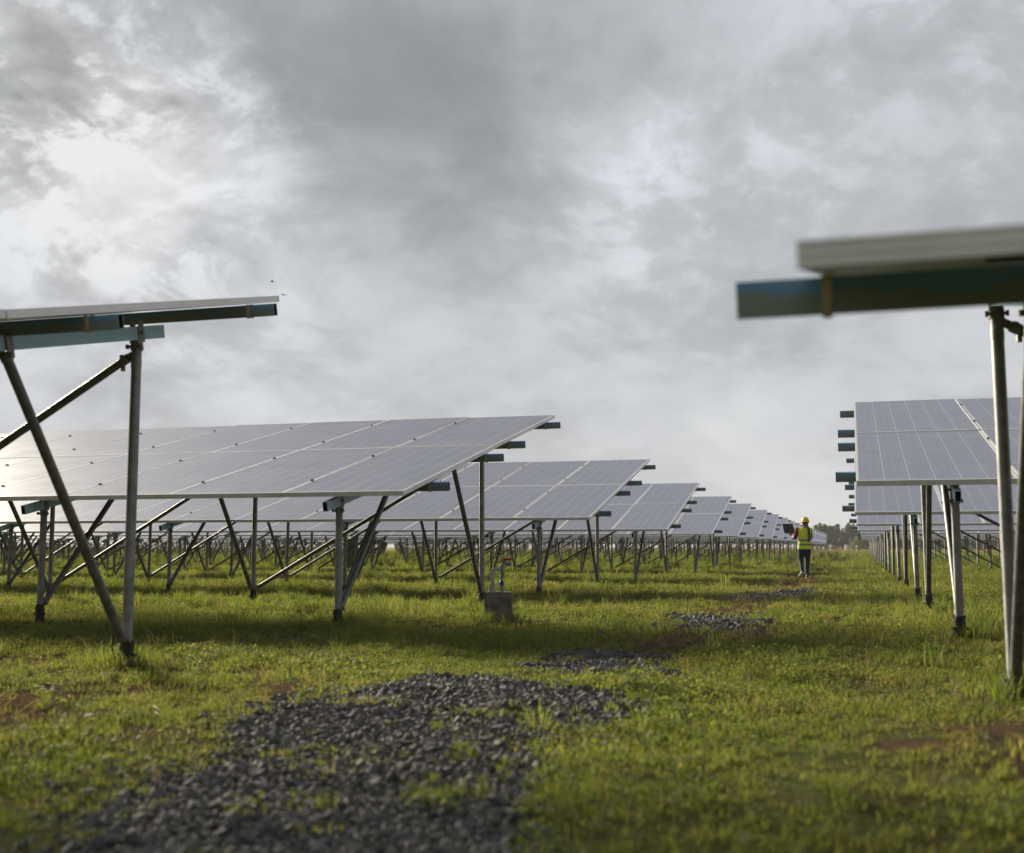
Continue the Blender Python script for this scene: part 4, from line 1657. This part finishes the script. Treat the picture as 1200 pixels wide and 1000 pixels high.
def build_grass():
    rng = np.random.default_rng(3)
    straw = (0.27, 0.225, 0.125)
    g1 = grass_material('lawn_blades', (0.062, 0.095, 0.028), (0.222, 0.245, 0.072), straw, 0.55, 0.18)
    g2 = grass_material('weed_leaves', (0.070, 0.108, 0.032), (0.225, 0.258, 0.080), (0.22, 0.18, 0.10), 0.5, 0.09)
    g3 = grass_material('long_grass', (0.060, 0.100, 0.026), (0.218, 0.250, 0.068), straw, 0.55, 0.14)
    g4 = grass_material('dry_straw', (0.17, 0.12, 0.065), (0.36, 0.27, 0.15), straw, 0.3, 0.0)
    short = [blades_mesh('lawn_tuft', blade_tuft(rng, 16, 0.018, 0.058, 0.0042, 0.045, 1.3), g1) for _ in range(6)]
    weeds = [quads_mesh('weed_tuft', np.array(weed_tuft(rng, 16, 0.022, 0.05)), g2) for _ in range(6)]
    longs = [blades_mesh('long_tuft', blade_tuft(rng, 26, 0.08, 0.26, 0.0065, 0.07, 1.0), g3) for _ in range(6)]
    strawm = [blades_mesh('straw_tuft', blade_tuft(rng, 12, 0.05, 0.14, 0.004, 0.09, 2.6), g4) for _ in range(4)]

    def keep(x, y, base=1.0):
        gm = gravel_mask(x, y)
        b = np.maximum(bare_mask(x, y), np.exp(-(((x + 1.35) / 0.9) ** 2 + ((y - 31.8) / 3.0) ** 2) ** 2))
        patch = 0.40 + 0.60 * np.clip(wob(x, y, 1.1) * 1.3 + 0.75, 0, 1)
        clump = np.clip(wob(x + 3, y + 5, 2.4) * 1.6 - 0.55, 0, 1)
        cm = clump_mask(x, y)
        p = patch * (1 - 0.88 * b) * (1 - gm * (1 - np.maximum(0.10 * clump, 0.50 * cm)))
        return rng.uniform(0, 1, len(x)) < p * base

    def go(name, label, protos, bands, seed, scale_fn, base=1.0, mask=None, tilt=0.15):
        X, Y, S = [], [], []
        for y0, y1, dens, sc in bands:
            x, y = wedge_points(rng, y0, y1, dens)
            k = keep(x, y, base)
            if mask is not None:
                k &= rng.uniform(0, 1, len(x)) < mask(x, y)
            x, y = x[k], y[k]
            X.append(x)
            Y.append(y)
            S.append(sc * scale_fn(x, y))
        x, y, s = np.concatenate(X), np.concatenate(Y), np.concatenate(S)
        pts = np.stack([x, y, hgt(x, y)], -1)
        scatter(name, label, protos, pts, s, seed, tilt=tilt)
        return len(x)

    def rnd(x, y):
        return rng.uniform(0.65, 1.35, len(x)) * (0.8 + 0.35 * np.clip(wob(x, y, 0.9), -0.6, 1))
    n = 0
    n += go('lawn_grass', 'short patchy yellow-green grass covering the aisle and the field', short,
            [(1.6, 9, 420, 1.0), (9, 18, 170, 1.35), (18, 36, 52, 2.0), (36, 70, 14, 3.0)], 21, rnd)
    n += go('weed_ground_cover', 'low broad-leaved weeds growing through the short grass', weeds,
            [(1.6, 9, 270, 0.9), (9, 18, 80, 1.15), (18, 34, 18, 1.7)], 22, rnd,
            mask=lambda x, y: np.clip(0.55 + 0.7 * wob(x + 11, y - 4, 0.8), 0.1, 1))
    n += go('long_grass', 'longer green grass tufts standing under and around the panel rows', longs,
            [(3, 9, 20, 0.7), (9, 20, 38, 0.85), (20, 45, 12, 1.15), (45, 90, 3.2, 1.7), (90, 180, 0.9, 2.4)], 23, rnd,
            mask=lambda x, y: np.clip(0.06 + 0.9 * under_rows(x, y) * (0.5 + 0.7 * wob(x, y, 0.6)) + (y > 45) * 0.3, 0, 1))
    # sparse taller weeds and dead stalks
    plants = [quads_mesh('weed_plant', np.array(weed_tuft(rng, 30, 0.032, 0.10)), g2) for _ in range(4)]
    n += go('weed_plants', 'leafy low weeds standing in small groups along the stones', plants,
            [(2.0, 9, 15, 0.85), (9, 20, 3, 1.0)], 27, rnd,
            mask=lambda x, y: np.clip(np.exp(-((x + 1.3) / 0.5) ** 2) * 0.8 + 0.05, 0, 1))
    stalks = [blades_mesh('dead_stalk', blade_tuft(rng, 5, 0.16, 0.42, 0.0032, 0.03, 0.8), g4) for _ in range(4)]
    n += go('dead_stalks', 'thin pale dead grass stalks standing above the turf', stalks,
            [(3.5, 12, 1.2, 0.7), (12, 40, 0.7, 1.0)], 28, rnd)
    # straw lying on the bare places
    x, y = wedge_points(rng, 2, 30, 60)
    k = rng.uniform(0, 1, len(x)) < (0.03 + 0.22 * bare_mask(x, y)) * (1 - gravel_mask(x, y)) * (np.hypot((x + 1.35) / 0.9, (y - 31.8) / 3.0) > 1)
    x, y = x[k], y[k]
    scatter('dry_straw', 'pale dry straw lying on the bare brown patches', strawm, np.stack([x, y, hgt(x, y) - 0.01], -1), rng.uniform(0.5, 1.1, len(x)) * (1 + y * 0.02), 24, tilt=0.6)
    # dry pale grass at the far end
    x, y = wedge_points(rng, 125, 286, 0.32)
    k = (x > -30) & (x < 60)
    x, y = x[k], y[k]
    scatter('far_dry_grass', 'band of pale dry grass at the far end of the field', strawm, np.stack([x, y, 0 * x], -1), rng.uniform(3.0, 6.0, len(x)), 25, tilt=0.1)
    # tufts round the feet of the nearest posts and the block
    fx, fy = [], []
    for cx, cy, num in ((-5.07, 7.27, 26), (0.91, 7.27, 34), (-5.3, 11.3, 12), (0.9, 11.3, 16), (-4.02, 12.75, 22), (0.93, 16.2, 12), (-5.3, 16.2, 14)):
        a = rng.uniform(0, 6.28, num)
        r = rng.uniform(0.05, 0.34, num)
        fx.append(cx + r * np.cos(a))
        fy.append(cy + r * np.sin(a))
    fx, fy = np.concatenate(fx), np.concatenate(fy)
    scatter('post_foot_grass', 'grass tufts left uncut round the feet of the posts', longs, np.stack([fx, fy, hgt(fx, fy)], -1), rng.uniform(0.45, 0.95, len(fx)), 26)
    print('grass tufts', n)


def build_gravel():
    rng = np.random.default_rng(9)
    m, t, out = material('crushed_basalt')
    rnd = t.new('ShaderNodeObjectInfo').outputs['Random']
    co = t.new('ShaderNodeTexCoord').outputs['Object']
    n = t.noise(t.v('ADD', co, t.comb(rnd, rnd, rnd)), 60.0, 4, 0.6)
    col = t.mix(rnd, (0.052, 0.051, 0.051, 1), (0.190, 0.183, 0.172, 1))
    col = t.mix(t.m('MULTIPLY', n, 0.4), col, (0.11, 0.106, 0.10, 1))
    principled(t, out, col, 0.8, 0, 0.35, bump(t, n, 0.5, 0.003))
    stones = []
    for i in range(12):
        bm = bmesh.new()
        sx = np.array([rng.uniform(0.8, 1.4), rng.uniform(0.75, 1.2), rng.uniform(0.45, 0.75)]) * 0.019
        for _ in range(11):
            d = rng.normal(0, 1, 3)
            d /= np.linalg.norm(d)
            bm.verts.new(tuple(d * sx * rng.uniform(0.8, 1.15)))
        res = bmesh.ops.convex_hull(bm, input=bm.verts[:])
        bmesh.ops.delete(bm, geom=[v for v in bm.verts if not v.link_faces], context='VERTS')
        bmesh.ops.recalc_face_normals(bm, faces=bm.faces[:])
        stones.append(mesh_of('stone', bm, m))
    X, Y = [], []
    for g in GRAVEL:
        a = np.array(g)
        x0, y0 = a.min(0) - 0.4
        x1, y1 = a.max(0) + 0.4
        num = int((x1 - x0) * (y1 - y0) * (3200 if y1 < 8 else 2600 if y1 < 10 else 1100))
        x, y = rng.uniform(x0, x1, num), rng.uniform(y0, y1, num)
        k = rng.uniform(0, 1, num) < gravel_mask(x, y) * (1 - 0.5 * clump_mask(x, y))
        X.append(x[k])
        Y.append(y[k])
    # strays kicked into the grass
    x, y = wedge_points(rng, 2.0, 14.0, 18)
    k = (np.abs(x + 1.7) < 1.6) & (rng.uniform(0, 1, len(x)) < 0.5)
    X.append(x[k])
    Y.append(y[k])
    x, y = np.concatenate(X), np.concatenate(Y)
    s = np.minimum(rng.lognormal(-0.42, 0.48, len(x)), 2.0) * np.where(y > 11, 1.45, 1.0)
    z = hgt(x, y) + rng.uniform(-0.008, 0.006, len(x))
    scatter('gravel', 'dark grey crushed stone strewn along the worn track through the grass', stones, np.stack([x, y, z], -1), s, 31, tilt=0.5)
    print('stones', len(x))


build_grass()
build_gravel()


# ================================================================== air: a thin warm haze between here and the trees
def build_haze():
    m = bpy.data.materials.new('haze')
    m.use_nodes = True
    nt = m.node_tree
    for nd in list(nt.nodes):
        nt.nodes.remove(nd)
    out = nt.nodes.new('ShaderNodeOutputMaterial')
    v = nt.nodes.new('ShaderNodeVolumePrincipled')
    v.inputs['Color'].default_value = (0.95, 0.96, 0.97, 1)
    v.inputs['Density'].default_value = 0.0004
    v.inputs['Anisotropy'].default_value = 0.0
    nt.links.new(v.outputs[0], out.inputs['Volume'])
    bm = bmesh.new()
    add_box(bm, (0, 1700, 9), (5200, 4400, 22))
    o = link('haze', mesh_of('haze', bm, m))
    o['kind'] = 'stuff'
    o['label'] = 'thin haze in the air over the field'
    o['category'] = 'haze'


build_haze()
